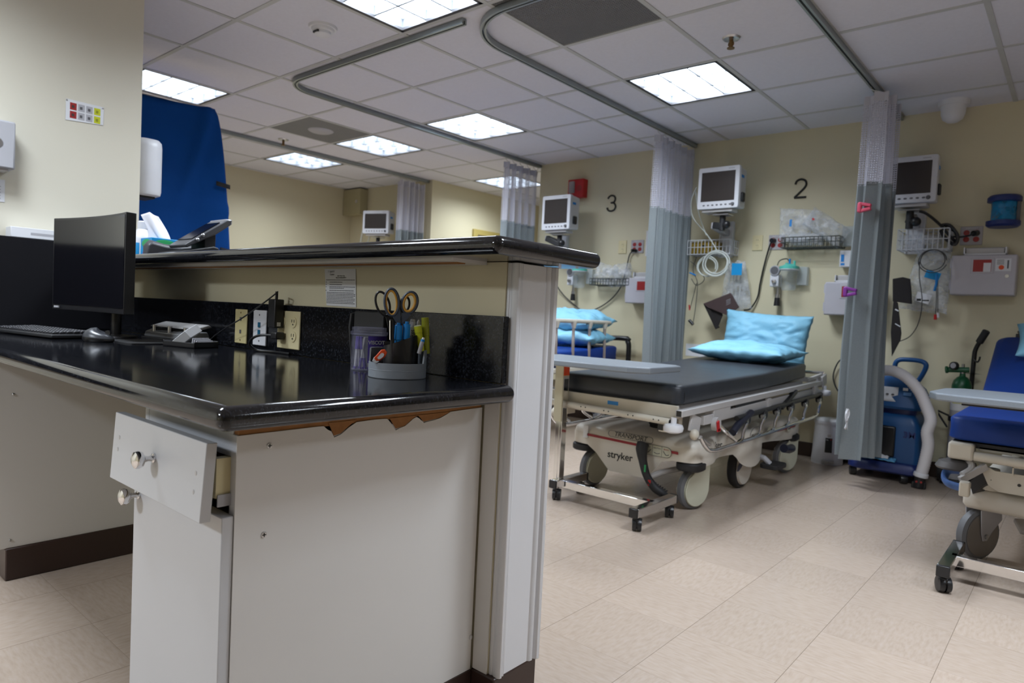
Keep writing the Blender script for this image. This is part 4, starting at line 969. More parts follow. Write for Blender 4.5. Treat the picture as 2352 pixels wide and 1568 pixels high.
def outlet(label, x0, x1, z0, z1, red):
    t = thing('wall_outlet', label, 'power outlet', ((x0 + x1) / 2, YW, (z0 + z1) / 2), 'outlets on the bay wall')
    MB().box(x0, x1, YW - .007, YW, z0, z1).build('plate', (m_steelp if red else m_paleiv), t, bevel=.0025)
    xs = ((x0 * .72 + x1 * .28), (x0 * .28 + x1 * .72)) if red else ((x0 + x1) / 2,)
    for x in xs:
        for f in (.30, .66):
            z = z0 + (z1 - z0) * f
            o = MB().lathe([(0, .010), (.0165, .0095), (.0175, .006)], (x, YW, z), 20, axis=(0, -1, 0)).build('receptacle', m_redd if red else m_paleiv, t)
            MB().box(x - .007, x - .005, YW - .011, YW - .0098, z, z + .007).box(x + .005, x + .007, YW - .011, YW - .0098, z, z + .007).build('slots', m_black_ink, o)
    if red: text('engraving', 'EMERGENCY', ((x0 + x1) / 2, YW - .0076, z1 - .012), FRONT, .011, m_paper, t, .0002)
    return t
m_steelp = mat('grey_steel_plate', (0.42, 0.40, 0.42), 0.4)
def sharps(label, x0, x1, z0, z1, d=.13, doc=False):
    t = thing('sharps_box', label, 'sharps box', ((x0 + x1) / 2, YW - d / 2, z0), 'locked sharps boxes')
    MB().box(x0, x1, YW - d, YW - .002, z0, z1).build('cabinet', m_sharps, t, bevel=.008)
    xa, xb = x0 + (x1 - x0) * .17, x1 - (x1 - x0) * .17
    b = MB(); b.box(xa, xb, YW - d + .02, YW - .01, z1, z1 + .012); b.box(xa, xa + .008, YW - d + .02, YW - .01, z1, z1 + .05); b.box(xb - .008, xb, YW - d + .02, YW - .01, z1, z1 + .05); b.box(xa, xb, YW - .022, YW - .01, z1, z1 + .055)
    b.build('slot_tray', m_plastw, t, bevel=.002)
    MB().box(xa + .012, xb - .012, YW - d + .04, YW - .024, z1 + .013, z1 + .045).build('slot_flap', m_greyen, t, bevel=.002)
    w = x1 - x0; wx0, wx1 = x0 + w * .31, x0 + w * .66
    MB().box(wx0, wx1, YW - d - .003, YW - d + .001, z1 - .115, z1 - .018).build('window_frame', m_sharps, t, bevel=.004)
    o = MB().box(wx0 + .012, wx1 - .012, YW - d - .0042, YW - d, z1 - .104, z1 - .03).build('red_window', m_redd, t)
    if doc: MB().box(wx0 + .065, wx1 - .014, YW - d - .0048, YW - d, z1 - .104, z1 - .05).build('window_label', m_paper, t)
    lab_ = MB().box(wx1 + .008, wx1 + .085, YW - d - .001, YW - d, z1 - .10, z1 - .025).build('warning_label', m_paper, t)
    b = MB(); b.cyl((wx1 + .038, YW - d - .0014, z1 - .078), (wx1 + .038, YW - d - .0008, z1 - .078), .014, n=18); b.build('orange_mark', m_orange, lab_)
    b = MB()
    for k in range(4): b.box(wx1 + .014, wx1 + .05, YW - d - .0014, YW - d - .0008, z1 - .035 - k * .008, z1 - .032 - k * .008)
    b.box(wx1 + .066, wx1 + .074, YW - d - .0014, YW - d - .0008, z1 - .085, z1 - .035); b.build('printed_lines', m_ink, lab_)
    MB().lathe([(0, .006), (.011, .006), (.012, 0)], (x1 - .045, YW - d, z0 + (z1 - z0) * .47), 20, axis=(0, -1, 0)).build('key_lock', m_steel, t)
    for f in (.25, .8): MB().cyl((x0 - .002, YW - d + .012, z0 + (z1 - z0) * f - .03), (x0 - .002, YW - d + .012, z0 + (z1 - z0) * f + .03), .006, n=10).build('hinge', m_sharps, t)
def canister(label, xc, zc, s=1.0):
    """suction regulator with a teal-lidded clear canister"""
    y = YW - .09; t = thing('suction_canister', label, 'suction canister', (xc, y, zc - .1), 'suction canisters')
    MB().lathe([(.045, 0), (.052, .01), (.062, .15), (.062, .155)], (xc, y, zc - .10), 28).build('jar', m_canc, t)
    MB().lathe([(.0, .038), (.03, .036), (.05, .024), (.068, .018), (.068, 0), (0, 0)], (xc, y, zc + .055), 28).build('lid', m_teal, t)
    MB().lathe([(.066, 0), (.069, .004), (.066, .008)], (xc, y, zc + .046), 28).build('white_ring', m_plastw, t)
    MB().cyl((xc + .035, y, zc + .085), (xc + .035, y, zc + .115), .008).cyl((xc - .02, y, zc + .088), (xc - .02, y, zc + .10), .011).build('port', m_teal, t)
    MB().box(xc + .045, xc + .115, YW - .05, YW - .002, zc - .06, zc + .075).build('bracket', m_frost, t, bevel=.004)
    gx = xc - .105
    MB().box(gx - .035, gx + .03, YW - .085, YW - .004, zc - .075, zc + .02).build('regulator_body', m_plastw, t, bevel=.008)
    MB().lathe([(0, .022), (.036, .02), (.038, 0)], (gx, YW - .075, zc + .045), 26, axis=(0, -1, 0)).build('gauge_case', m_plastg, t)
    MB().lathe([(0, .0235), (.029, .0225)], (gx, YW - .075, zc + .045), 26, axis=(0, -1, 0)).build('gauge_face', m_ink, t)
    MB().lathe([(0, .022), (.015, .02), (.017, 0)], (gx, YW - .085, zc - .035), 20, axis=(0, -1, 0)).build('control_knob', m_steel, t)
    MB().cyl((gx + .018, YW - .05, zc - .075), (gx + .018, YW - .05, zc - .13), .009).cyl((gx + .018, YW - .05, zc - .13), (gx + .018, YW - .05, zc - .155), .017).build('outlet_stem', m_steel, t)
    MB().cyl((gx + .018, YW - .05, zc - .155), (gx + .018, YW - .05, zc - .215), .019, .024).build('black_bottle', m_black, t)
    MB().tube([(gx + .01, YW - .07, zc + .085), (gx + .03, YW - .08, zc + .12), (xc - .02, y, zc + .13), (xc + .0, y, zc + .095)], .004, 6, smooth=5).build('tube', m_cable, t)
    MB().cyl((xc + .0, y, zc + .085), (xc + .0, y, zc + .13), .007, n=10).build('blue_connector', m_marker, t)
def tube_thing(name, label, cat, pts, r, m, group=None, smooth=6, part='cable'):
    t = thing(name, label, cat, pts[-1], group); MB().tube(pts, r, 7, smooth=smooth).build(part, m, t); return t
def numeral(name, label, strokes):
    t = thing(name, label, 'number sign', strokes[0][0], 'bay numbers')
    b = MB()
    for s in strokes: b.tube(s, .0078, 8, smooth=6)
    b.build('numeral', m_black_ink, t)
# numbers
def nn(x0, z0, w, h, pts): return [Vector((x0 + w * a, YW - .005, z0 + h * b)) for a, b in pts]
numeral('bay_number', 'black number 3 on the yellow wall', [nn(-3.338, 1.895, .086, .138, [(.05, .80), (.14, .92), (.45, 1.0), (.82, .92), (.92, .74), (.78, .57), (.42, .53)]), nn(-3.338, 1.895, .086, .138, [(.42, .53), (.80, .49), (1.0, .28), (.85, .07), (.45, 0), (.12, .07), (.0, .22)])])
numeral('bay_number', 'black number 2 on the yellow wall', [nn(-1.708, 1.893, .086, .134, [(.05, .74), (.16, .92), (.50, 1.0), (.85, .91), (.95, .70), (.80, .50), (.45, .28), (.02, .01)]), nn(-1.708, 1.893, .086, .134, [(.02, .01), (.5, .01), (1.0, .01)])])

# ---- bay 3
t = thing('fire_alarm', 'red fire alarm strobe on the wall, left of the number 3', 'fire alarm', (-3.64, YW, 2.1))
MB().box(-3.74, -3.565, YW - .07, YW + .002, 2.032, 2.20).build('housing', m_red, t, bevel=.006)
MB().box(-3.715, -3.655, YW - .098, YW - .07, 2.07, 2.18).build('strobe_lens', m_frost, t, bevel=.01)
MB().cyl((-3.61, YW - .072, 2.115), (-3.61, YW - .07, 2.115), .028).build('sounder', m_redd, t)
vital_monitor('white patient monitor below the red fire alarm', -3.80, -3.49, 1.70, 2.005, 4.80)
wall_arm('wall arm under the patient monitor below the fire alarm', -3.64, 1.685, 4.87, -3.80, 1.42, 1.70)
outlet('ivory wall outlet below the number 3', -3.198, -3.116, 1.513, 1.627, False)
outlet('grey plate of four red sockets below the number 3', -3.07, -2.947, 1.513, 1.627, True)
t = thing('wall_paper_sheet', 'white paper on the wall beside the bay 3 red sockets', 'paper', (-2.89, YW, 1.6)); MB().box(-2.929, -2.80, YW - .002, YW - .0005, 1.487, 1.704).build('sheet', m_paper, t)
sharps('pale grey sharps box half hidden by the curtain in bay 3', -3.03, -2.70, 1.075, 1.29)
wire_basket('dark wire basket under the number 3, full of clear bags', -3.40, -3.00, 1.228, 1.285, .13, m_wireg)
bag('puffy clear bag in the bay 3 basket, left one', (-3.275, YW - .07, 1.325), .22, .11, .18, 3, (0, .25, 0)); bag('clear bag in the bay 3 basket, right one', (-3.10, YW - .07, 1.32), .17, .10, .20, 5, (0, -.1, 0))
canister('teal-lidded suction canister in bay 3, just past the raised counter', -3.545, 1.30)
tube_thing('monitor_cable', 'long grey cable hanging in a loop to the bay 3 red sockets', 'cable', [W(1268, 640, .1), W(1290, 672, .04), W(1310, 692, .02), W(1338, 713, .02), W(1365, 711, .02), W(1400, 690, .02), W(1425, 660, .02), W(1438, 620, .02), W(1446, 585, .02), W(1456, 575, .03)], .0055, m_cable)
t = thing('cable_plug', 'black plug in the bay 3 red sockets', 'plug', W(1458, 575, .03)); MB().cyl(W(1450, 575, .05), W(1462, 576, .012), .014).build('plug_body', m_black, t)
# ---- bay 2
vital_monitor('white patient monitor with seven buttons, left of the number 2', -2.305, -1.985, 1.79, 2.10, 4.80)
wall_arm('wall arm and white channel under the number 2 bay monitor', -2.125, 1.775, 4.87, -2.20, 1.46, 1.74)
outlet('ivory wall outlet below the number 2 bay monitor', -1.998, -1.92, 1.511, 1.627, False)
outlet('grey plate of four red sockets under the number 2, with a black plug', -1.874, -1.754, 1.513, 1.625, True)
t = thing('cable_plug', 'black plug in the red sockets under the number 2', 'plug', W(1775, 551, .03)); MB().cyl(W(1772, 552, .05), W(1778, 552, .012), .017).build('plug_body', m_black, t)
tube_thing('hanging_cable', 'black cord hanging from the red sockets under the number 2', 'cable', [W(1773, 553, .05), W(1766, 570, .03), W(1755, 610, .02), W(1746, 650, .02), W(1740, 682, .02), W(1724, 708, .03), W(1708, 712, .05)], .006, m_black)
wire_basket('white wire basket holding a gold package below the bay 2 monitor', -2.46, -2.11, 1.475, 1.585, .16, m_wirew)
t = thing('gold_package', 'gold wrapped package in the white wire basket', 'package', (-2.33, YW - .08, 1.50)); MB().box(-2.45, -2.22, YW - .14, YW - .02, 1.48, 1.575).build('wrapping', m_gold, t, bevel=.012)
MB().box(-2.345, -2.315, YW - .141, YW - .139, 1.53, 1.55).build('black_label', m_black_ink, t)
t = thing('coiled_tubing', 'coils of pale tubing hanging from the white wire basket', 'tubing', W(1637, 610, .17)); b = MB(); b.tube(coil(b, W(1645, 605, .19), Matrix.Identity(3), .098, 3, 1, .9), .0055, 6, smooth=2); b.tube(coil(b, W(1625, 612, .18), Matrix.Rotation(.3, 3, 'Y'), .075, 2, 5, .95), .005, 6, smooth=2); b.tube([W(1600, 430, .25), W(1588, 460, .25), W(1592, 500, .22), W(1625, 540, .2), W(1650, 580, .19)], .004, 6, smooth=5); b.tube([W(1598, 440, .25), W(1605, 490, .23), W(1622, 540, .2)], .004, 6, smooth=5); b.build('tube', m_tubing, t)
t = thing('sensor_leads', 'thin dark sensor leads hanging beside the bay 2 curtain', 'leads', W(1592, 735, .1))
for n_, pts in enumerate(([(1600, 590), (1592, 620), (1602, 650), (1598, 700), (1592, 742)], [(1586, 600), (1600, 612), (1618, 640), (1600, 655), (1588, 640)], [(1600, 650), (1590, 690), (1584, 712)])): MB().tube([W(*q, .12) for q in pts], .003, 6, smooth=5).build('lead', m_cable, t)
MB().cyl(W(1584, 626, .13), W(1598, 632, .13), .006, n=10).build('blue_connector', m_bluebr, t); MB().cyl(W(1583, 735, .12), W(1592, 745, .12), .013, n=10).build('black_sensor', m_black, t); MB().cyl(W(1583, 700, .12), W(1584, 712, .12), .006, n=8).build('red_clip', m_red, t)
t, R = bag('tall clear bag with a blue label, hanging left of the black cord', W(1690, 655, .06), .26, .07, .37, 9, (0, -.05, 0), taper=.45)
MB().box(-.045, .035, -.06, -.056, -.01, .08, 0, Matrix.Translation(W(1700, 630, .10))).build('blue_label', m_cyanlab, t)
b = MB()
for k in range(4): x = -.05 + k * .03; b.tube([W(1690 + k * 7 - 12, 605, .07), W(1690 + k * 9 - 16, 650, .08), W(1690 + k * 8 - 20, 700, .07)], .004, 6, smooth=4)
b.build('tubing', m_tubing, t)
t = thing('pressure_cuff', 'brown blood pressure cuff hanging above the upright pillow', 'cuff', W(1655, 735, .12))
b = MB(); b.prism([W(*q, .15) for q in ((1615, 697), (1678, 672), (1697, 705), (1672, 725), (1640, 712), (1625, 706))], (0, .012, 0)); b.build('cuff_body', m_brownf, t, bevel=.003)
b = MB(); b.prism([W(*q, .14) for q in ((1615, 697), (1628, 704), (1652, 752), (1643, 756))], (0, .012, 0)); b.prism([W(*q, .13) for q in ((1625, 706), (1656, 703), (1660, 724), (1650, 748))], (0, .006, 0)); b.build('cuff_flap', m_blkf, t, bevel=.002)
b = MB()
for k in range(4): b.bar(W(1668, 690 + k * 3.4, .152), W(1678, 686 + k * 3.4, .152), .001, .002)
b.build('printed_lines', m_plastg, t)
wire_basket('dark wire basket right of the number 2 sockets, full of masks', -1.735, -1.335, 1.512, 1.585, .14, m_wireg)
c_ = W(1828, 518, .08); bag('flat clear bag with a blue stripe, standing in the bay 2 basket', c_, .20, .07, .24, 21, (0, .12, 0), taper=-.35); c_ = W(1897, 522, .09); bag('crumpled clear mask bag with a red mark in the bay 2 basket', c_, .31, .12, .15, 24, (0, .62, 0))
bag('small crumpled clear bag low in the bay 2 basket', (-1.58, YW - .08, 1.575), .24, .08, .09, 28)
for lb, px, py, sx, sz, m in (('blue stripe', 1816, 512, .016, .05, m_bluebr), ('red mark', 1868, 503, .016, .016, m_red)):
    c = W(px, py, .155); t = thing('bag_sticker', 'small ' + lb + ' sticker on a clear bag', 'sticker', c); MB().box(c.x - sx / 2, c.x + sx / 2, c.y, c.y + .002, c.z - sz / 2, c.z + sz / 2).build('sticker', m, t)
canister('teal-lidded suction canister between the black cord and sharps box', -1.68, 1.305)
sharps('pale grey sharps box half hidden by the curtain with the clips', -1.415, -1.09, 1.035, 1.265)
t = thing('glove_box', 'small white and blue box on the wall beside the curtain', 'glove box', (-1.29, YW - .04, 1.375)); MB().box(-1.345, -1.22, YW - .08, YW, 1.375, 1.488).build('carton', m_plastw, t, bevel=.003); b = MB(); b.box(-1.335, -1.315, YW - .082, YW - .08, 1.41, 1.46); b.box(-1.335, -1.31, YW - .082, YW - .08, 1.385, 1.40); b.build('blue_print', m_bluebr, t)
t = thing('clear_holder', 'clear plastic holder on the wall above the small blue box', 'holder', (-1.29, YW, 1.6)); MB().box(-1.345, -1.25, YW - .06, YW - .002, 1.52, 1.66).build('shell', m_frost, t, bevel=.006)
t = thing('wall_notice', 'small pale notice low on the wall behind the stretcher pillows', 'notice', W(1597, 803)); MB().box(-2.50, -2.33, YW - .002, YW - .0005, .66, .76).build('sheet', m_paper, t); b = MB()
b.box(-2.455, -2.40, YW - .0028, YW - .002, .70, .712); b.build('red_print', m_red, t)
tube_thing('looping_cable', 'thin grey cord looping low on the wall beside the stretcher head', 'cable', [W(1945, 815, .05), W(1925, 832, .03), W(1914, 860, .02), W(1918, 885, .02), W(1932, 905, .03), W(1950, 915, .05)], .005, m_cable)
# ---- bay 1
vital_monitor('dark-screened patient monitor behind the curtain with clips', -1.088, -.762, 1.762, 2.057, 4.90)
wall_arm('wall arm and white channel under the right bay monitor', -.91, 1.747, 4.97, -.90, 1.46, 1.74)
outlet('grey plate of four red sockets beside the blue canister', -.652, -.532, 1.513, 1.631, True)
t = thing('cable_plug', 'black plug in the red sockets beside the blue canister', 'plug', W(2240, 535, .03)); MB().cyl(W(2236, 536, .05), W(2244, 535, .012), .018).build('plug_body', m_black, t)
t = thing('cord_bundle', 'thick black cord bundled beside the right bay monitor', 'cable', W(2195, 560, .1)); b = MB()
b.tube([W(2112, 485, .22), W(2130, 492, .2), W(2158, 515, .14), W(2180, 540, .12), W(2196, 556, .1)], .009, 7, smooth=5); b.tube([W(2160, 518, .12), W(2180, 517, .12), (W(2196, 535, .12)), W(2199, 552, .12), W(2190, 561, .12), W(2170, 545, .12), W(2160, 528, .12)], .011, 7, smooth=5); b.tube([W(2190, 560, .1), W(2200, 548, .1), W(2192, 530, .1), W(2170, 522, .1)], .009, 7, smooth=5); b.tube([W(2180, 543, .1), W(2205, 544, .05), W(2225, 541, .05), W(2237, 536, .05)], .006, 7, smooth=5); b.build('cord', m_black, t)
t = thing('blue_suction_canister', 'translucent blue spool-shaped canister at the right on the wall', 'canister', (-.43, YW - .10, 1.6))
c = (-.425, YW - .10, 1.605)
MB().lathe([(0, 0), (.075, 0), (.088, .012), (.088, .036), (.07, .04)], c, 36).build('foot_flange', m_bluedk, t)
MB().lathe([(.066, .04), (.064, .09), (.066, .15)], c, 36).build('drum', m_blueclr, t)
MB().lathe([(.07, .15), (.088, .154), (.088, .178), (.078, .19), (0, .192)], c, 36).build('lid', m_bluedk, t)
MB().box(-.36, -.345, YW - .12, YW - .06, 1.64, 1.76).build('side_label', m_ink, t)
sharps('pale grey sharps box with red window, fully visible on the right', -.672, -.338, 1.19, 1.437, doc=True)
wire_basket('white wire basket holding pale packets behind the curtain with clips', -.975, -.69, 1.475, 1.605, .17, m_wirew)
bag('pale packets inside the right bay wire basket', (-.86, YW - .09, 1.53), .24, .11, .10, 31)
bag('long clear bag hanging under the right bay basket', (-.80, YW - .06, 1.28), .28, .07, .40, 33, (0, .12, 0), taper=.35)
for k, (px, py, w_, h_, m) in enumerate(((2142, 632, .085, .05, m_cyanlab), (2120, 684, .085, .06, m_paper))):
    c = W(px, py, .11); t = thing('bag_label', ('blue printed label on the long clear bag', 'white printed label low on the long clear bag')[k], 'label', c); MB().box(c.x - w_ / 2, c.x + w_ / 2, c.y, c.y + .002, c.z - h_ / 2, c.z + h_ / 2, 0, Matrix.Translation(c) @ Matrix.Rotation(.3, 4, 'Y') @ Matrix.Translation(-c)).build('label_sheet', m, t)
    if k: b = MB(); b.box(c.x - .035, c.x - .01, c.y - .001, c.y, c.z - .02, c.z - .005); b.box(c.x + .0, c.x + .035, c.y - .001, c.y, c.z - .02, c.z - .012); b.build('printed_lines', m_black_ink, t)
t = thing('sensor_leads', 'thin grey leads with a red and a white clip, below the right bay basket', 'leads', W(2150, 720, .12)); b = MB()
b.tube(coil(b, W(2142, 598, .17), Matrix.Identity(3), .075, 2, 3, .95), .003, 6, smooth=2); b.tube([W(2112, 600, .17), W(2112, 640, .15), W(2118, 690, .14), W(2110, 740, .1), W(2090, 772, .06), W(2062, 785, .05)], .003, 6, smooth=6); b.tube([W(2150, 630, .15), W(2151, 680, .14), W(2149, 722, .13)], .0025, 6, smooth=4); b.tube([W(2154, 630, .15), W(2154, 680, .14), W(2154, 718, .13)], .0025, 6, smooth=4); b.build('lead', m_cable, t)
MB().cyl(W(2149, 722, .13), W(2148, 734, .13), .009, n=10).build('red_clip', m_red, t); MB().cyl(W(2154, 718, .13), W(2155, 729, .13), .008, n=10).build('white_clip', m_plastw, t); MB().tube([W(2152, 630, .16), W(2151, 650, .16), W(2146, 668, .16)], .008, 7, smooth=3).build('blue_connector', m_bluebr, t)
t = thing('pressure_cuff', 'black pressure cuff with a hanging strap behind the curtain', 'cuff', W(2075, 700, .1))
b = MB(); b.prism([W(*q, .14) for q in ((2050, 640), (2074, 636), (2090, 640), (2092, 660), (2094, 698), (2082, 696), (2050, 692))], (0, .02, 0)); b.build('cuff_body', m_blkf, t, bevel=.003)
b = MB(); b.prism([W(*q, .15) for q in ((2052, 690), (2062, 695), (2070, 765), (2068, 780), (2048, 818), (2046, 760))], (0, .012, 0)); b.build('strap', m_blkf, t, bevel=.002)
b = MB(); b.bar(W(2056, 710, .153), W(2064, 714, .153), .002, .008); b.bar(W(2056, 743, .153), W(2068, 750, .153), .002, .006); b.build('white_stripe', m_paper, t)
t = thing('wall_paper_sheet', 'white notice on the wall at the right edge, below the blue canister', 'paper', W(2352, 545)); MB().box(-.315, -.16, YW - .03, YW - .001, 1.525, 1.63).build('sheet', m_plastw, t, bevel=.003)
# ---- far left bay
vital_monitor('distant patient monitor left of the farthest curtain', -6.40, -6.06, 1.77, 2.03, 4.80, yaw=.35)
wall_arm('wall arm of the distant patient monitor', -6.23, 1.755, 4.87, -6.25, 1.45, 1.70)
t = thing('electrical_box', 'beige metal electrical box in the far corner below the ceiling', 'electrical box', (-7.0, YW, 2.05)); MB().box(-7.17, -6.83, YW - .12, YW, 2.06, 2.375).build('cabinet', mat('dull_beige_box', (.40, .36, .22), .5), t, bevel=.004); MB().cyl((-6.90, YW - .125, 2.22), (-6.90, YW - .12, 2.22), .02).build('latch', m_greyen, t)
t = thing('tubing_bundle', 'hazy clear tubing hanging left of the distant monitor', 'tubing', ay(830, 545, 5.0)); b = MB()
b.tube([ay(838, 520, 4.9), ay(832, 535, 4.95), ay(828, 560, 5.0)], .012, 7, smooth=4); b.tube([ay(838, 520, 4.9), ay(838, 512, 5.0), Vector((ay(838, 505, YW).x, YW, ay(838, 505, YW).z))], .006, 7); b.tube([ay(845, 525, 4.9), ay(848, 545, 4.95), ay(842, 562, 5.0)], .009, 7, smooth=4); b.build('tube', m_tubing, t)
# ------------------------------------------------------------------ beds, tables and floor equipment
def pillow(label, c, w, d, h, rot, seed, group='light blue pillows', sagx=0.0, wr=1.0):
    t = thing('pillow', label, 'pillow', c, group); R = Euler(rot).to_matrix(); c = Vector(c); so = Vector((seed * 2.3, seed * 1.1, seed * .7))
    def P(u, v, s):
        x, y = u * 2 - 1, v * 2 - 1
        e = max(0, (1 - abs(x) ** 2.6) * (1 - abs(y) ** 2.6)) ** .55
        pinch = 1 - .07 * (1 - abs(x) ** 2) * abs(y) - 0
        pin2 = 1 - .06 * (1 - abs(y) ** 2) * abs(x)
        n = noise.noise(Vector((x * 1.6, y * 1.6, s)) + so) * .5 + (abs(noise.noise(Vector((x * 2.3 + y, y * 3.6 - x, s * 2)) + so)) - .15) * 1.5
        edge = max(abs(x), abs(y)) ** 6
        z = s * h / 2 * e * (1 + .35 * wr * n) + .012 * wr * edge * noise.noise(Vector((x * 6, y * 6, 1)) + so) + sagx * x * x
        return c + R @ Vector((x * w / 2 * pin2, y * d / 2 * pinch, z))
    b = MB(); b.grid(lambda u, v: P(u, v, 1), 44, 36); b.grid(lambda u, v: P(u, v, -1), 44, 36)
    b.build('cover', m_pillow, t, merge=True, angle=180); return t
def mattress(b_name, x0, x1, y0, y1, zf, th, m, parent, r=.05, ny=16, crown=0.0):
    """long cushion: rounded plan, top height from zf(y)"""
    pl = rrect((x0 + x1) / 2, (y0 + y1) / 2, x1 - x0, y1 - y0, .05, 6)
    cx, cy = (x0 + x1) / 2, (y0 + y1) / 2
    def ring(k, f): return [Vector((cx + (x - cx) * (1 - k / abs(x1 - x0) * 2), cy + (y - cy) * (1 - k / abs(y1 - y0) * 2), zf(y) - th + th * f)) for x, y in dense]
    dense = []
    for i in range(len(pl)):
        p, q = Vector(pl[i]), Vector(pl[(i + 1) % len(pl)]); n = max(1, int((q - p).length / .12))
        for j in range(n): dense.append(tuple(p + (q - p) * j / n))
    rr_ = []
    for k, f in ((.03, 0), (.008, .02), (0, .10), (.002, .5), (0, .86), (.006, .95), (.018, .99), (.035, 1.0)): rr_.append(ring(k, f))
    b = MB(); b.loft(rr_, caps=(True, False))
    # top skin as a strip grid
    nx = 10
    last = rr_[-1]
    o = b.build(b_name, m, parent, angle=50)
    xs0, xs1, ys0, ys1 = x0 + .035, x1 - .035, y0 + .035, y1 - .035
    g = MB(); g.add([Vector(p) for p in last] + [Vector((cx, cy, zf(cy) + .002))], [(i, (i + 1) % len(last), len(last)) for i in range(len(last))]); g.build('top_cover', m, parent, angle=60)
    return o
def caster(parent, c, r, w, yaw, mt, mc, cover=True, zt=None, name='caster', fork=None):
    """wheel with its axle along the local x axis turned by yaw; c is the floor contact"""
    ca, sa = math.cos(yaw), math.sin(yaw); axv = Vector((ca, sa, 0)); cc = Vector((c[0], c[1], r))
    wh = MB().lathe([(r * .62, -w / 2 * .9), (r * .9, -w / 2), (r, -w * .28), (r, w * .28), (r * .9, w / 2), (r * .62, w / 2 * .9)], cc, 36, axis=axv).build(name, mt, parent)
    if cover:
        for s in (-1, 1): MB().lathe([(r * .86, w * .40), (r * .84, w * .54), (r * .5, w * .62), (0, w * .64)], cc, 32, axis=axv * s).build('wheel_cover', mc, wh)
    if zt:
        d = Vector((-sa, ca, 0))
        for s in (-1, 1):
            o = cc + axv * (s * w * .62)
            b = MB(); pr = [o - d * r * .55 + Vector((0, 0, r * .2)), o + d * r * .62 + Vector((0, 0, r * .1)), o + d * r * .70 + Vector((0, 0, zt - r)), o - d * r * .25 + Vector((0, 0, zt - r)), o - d * r * .62 + Vector((0, 0, r * .7))]
            b.prism(pr, axv * (s * .004)); b.build('fork', fork or mc, wh, bevel=.0015)
    return wh

# ================= stretcher in bay 2
t = thing('hospital_stretcher', 'black wheeled hospital stretcher on a beige base in bay 2', 'stretcher', (-1.755, 3.8, 0))
def zt(y): return .640 + (y - 2.85) * .020 + max(0, y - 3.9) * .028
def zr(y): return (y - 2.85) * .021
LX0, LX1, LY0, LY1 = -2.11, -1.395, 2.845, 4.70
mattress('mattress', LX0, LX1, LY0, LY1, zt, .094, m_matt_blk, t)
# seam on the foot corner
MB().tube([(LX1 - .002, LY0 + .05, zt(LY0) - .09), (LX1 + .0, LY0 + .05, zt(LY0) - .05), (LX1 - .004, LY0 + .05, zt(LY0) - .008)], .0016, 6).build('seam', m_black, t)
b = MB(); b.box(LX0 + .02, LX1 - .02, LY0 + .03, LY1 - .02, 0, .02)
b.v = [Vector((p.x, p.y, .525 + zr(p.y) + p.z)) for p in b.v]; b.build('litter_deck', m_greyen, t)
def rl(x, y, z): return Vector((x, y, z + zr(y)))
lf = MB()
lf.bar(rl(-1.372, 2.80, .520), rl(-1.372, 4.95, .520), .034, .030)
lf.bar(rl(-2.14, 2.80, .520), rl(-2.14, 4.95, .520), .034, .030)
o_fr = lf.build('side_frame', m_greyen, t, bevel=.002)
MB().box(-1.384, -1.360, 2.798, 2.801, .506, .532).build('frame_end_hole', m_black, t)
b = MB(); b.bar(rl(-2.14, 2.83, .520), rl(-1.39, 2.83, .520), .012, .06); b.build('foot_plate', m_beige, t, bevel=.002)
MB().box(-1.765, -1.705, 2.8225, 2.8238, .513, .531).build('blue_sticker', m_bluebr, t)
b = MB(); b.cyl((-2.16, 2.80, .490), (-1.415, 2.80, .476), .016, n=18); o_t = b.build('foot_tube', m_beige, t, bevel=.002)
MB().cyl((-1.4145, 2.80, .476), (-1.4135, 2.80, .476), .011, n=16).build('tube_bore', m_black, o_t)
b = MB()
for k in range(5):
    x = -2.03 + k * .135
    for dx in (0, .027): z_ = .490 - .014 * (x + dx + 2.16) / .745; b.cyl((x + dx, 2.7835, z_ + .002), (x + dx, 2.785, z_ + .002), .0035, n=8)
b.build('bolt_hole', m_black, o_t)
b = MB(); b.box(-2.12, -1.40, 2.86, 2.90, .455, .51); b.box(-1.47, -1.40, 2.80, 2.86, .425, .465); b.box(-2.06, -1.98, 2.79, 2.86, .438, .475); b.build('cross_member', m_beige, t, bevel=.003)
for x in (-1.472, -2.055): MB().box(x - .001, x + .026, 2.7975, 2.7995, .433, .46).build('socket_hole', m_black, t)
for x, y in ((-1.395, 2.80), (-1.345, 4.93), (-2.15, 2.80)):
    MB().lathe([(.02, .030), (.040, .026), (.046, .012), (.042, -.004), (.026, -.012), (0, -.013)], (x, y, .442 + zr(y)), 26).cyl((x, y, .455 + zr(y)), (x, y, .50 + zr(y)), .013).build('bumper', m_plastw, t)
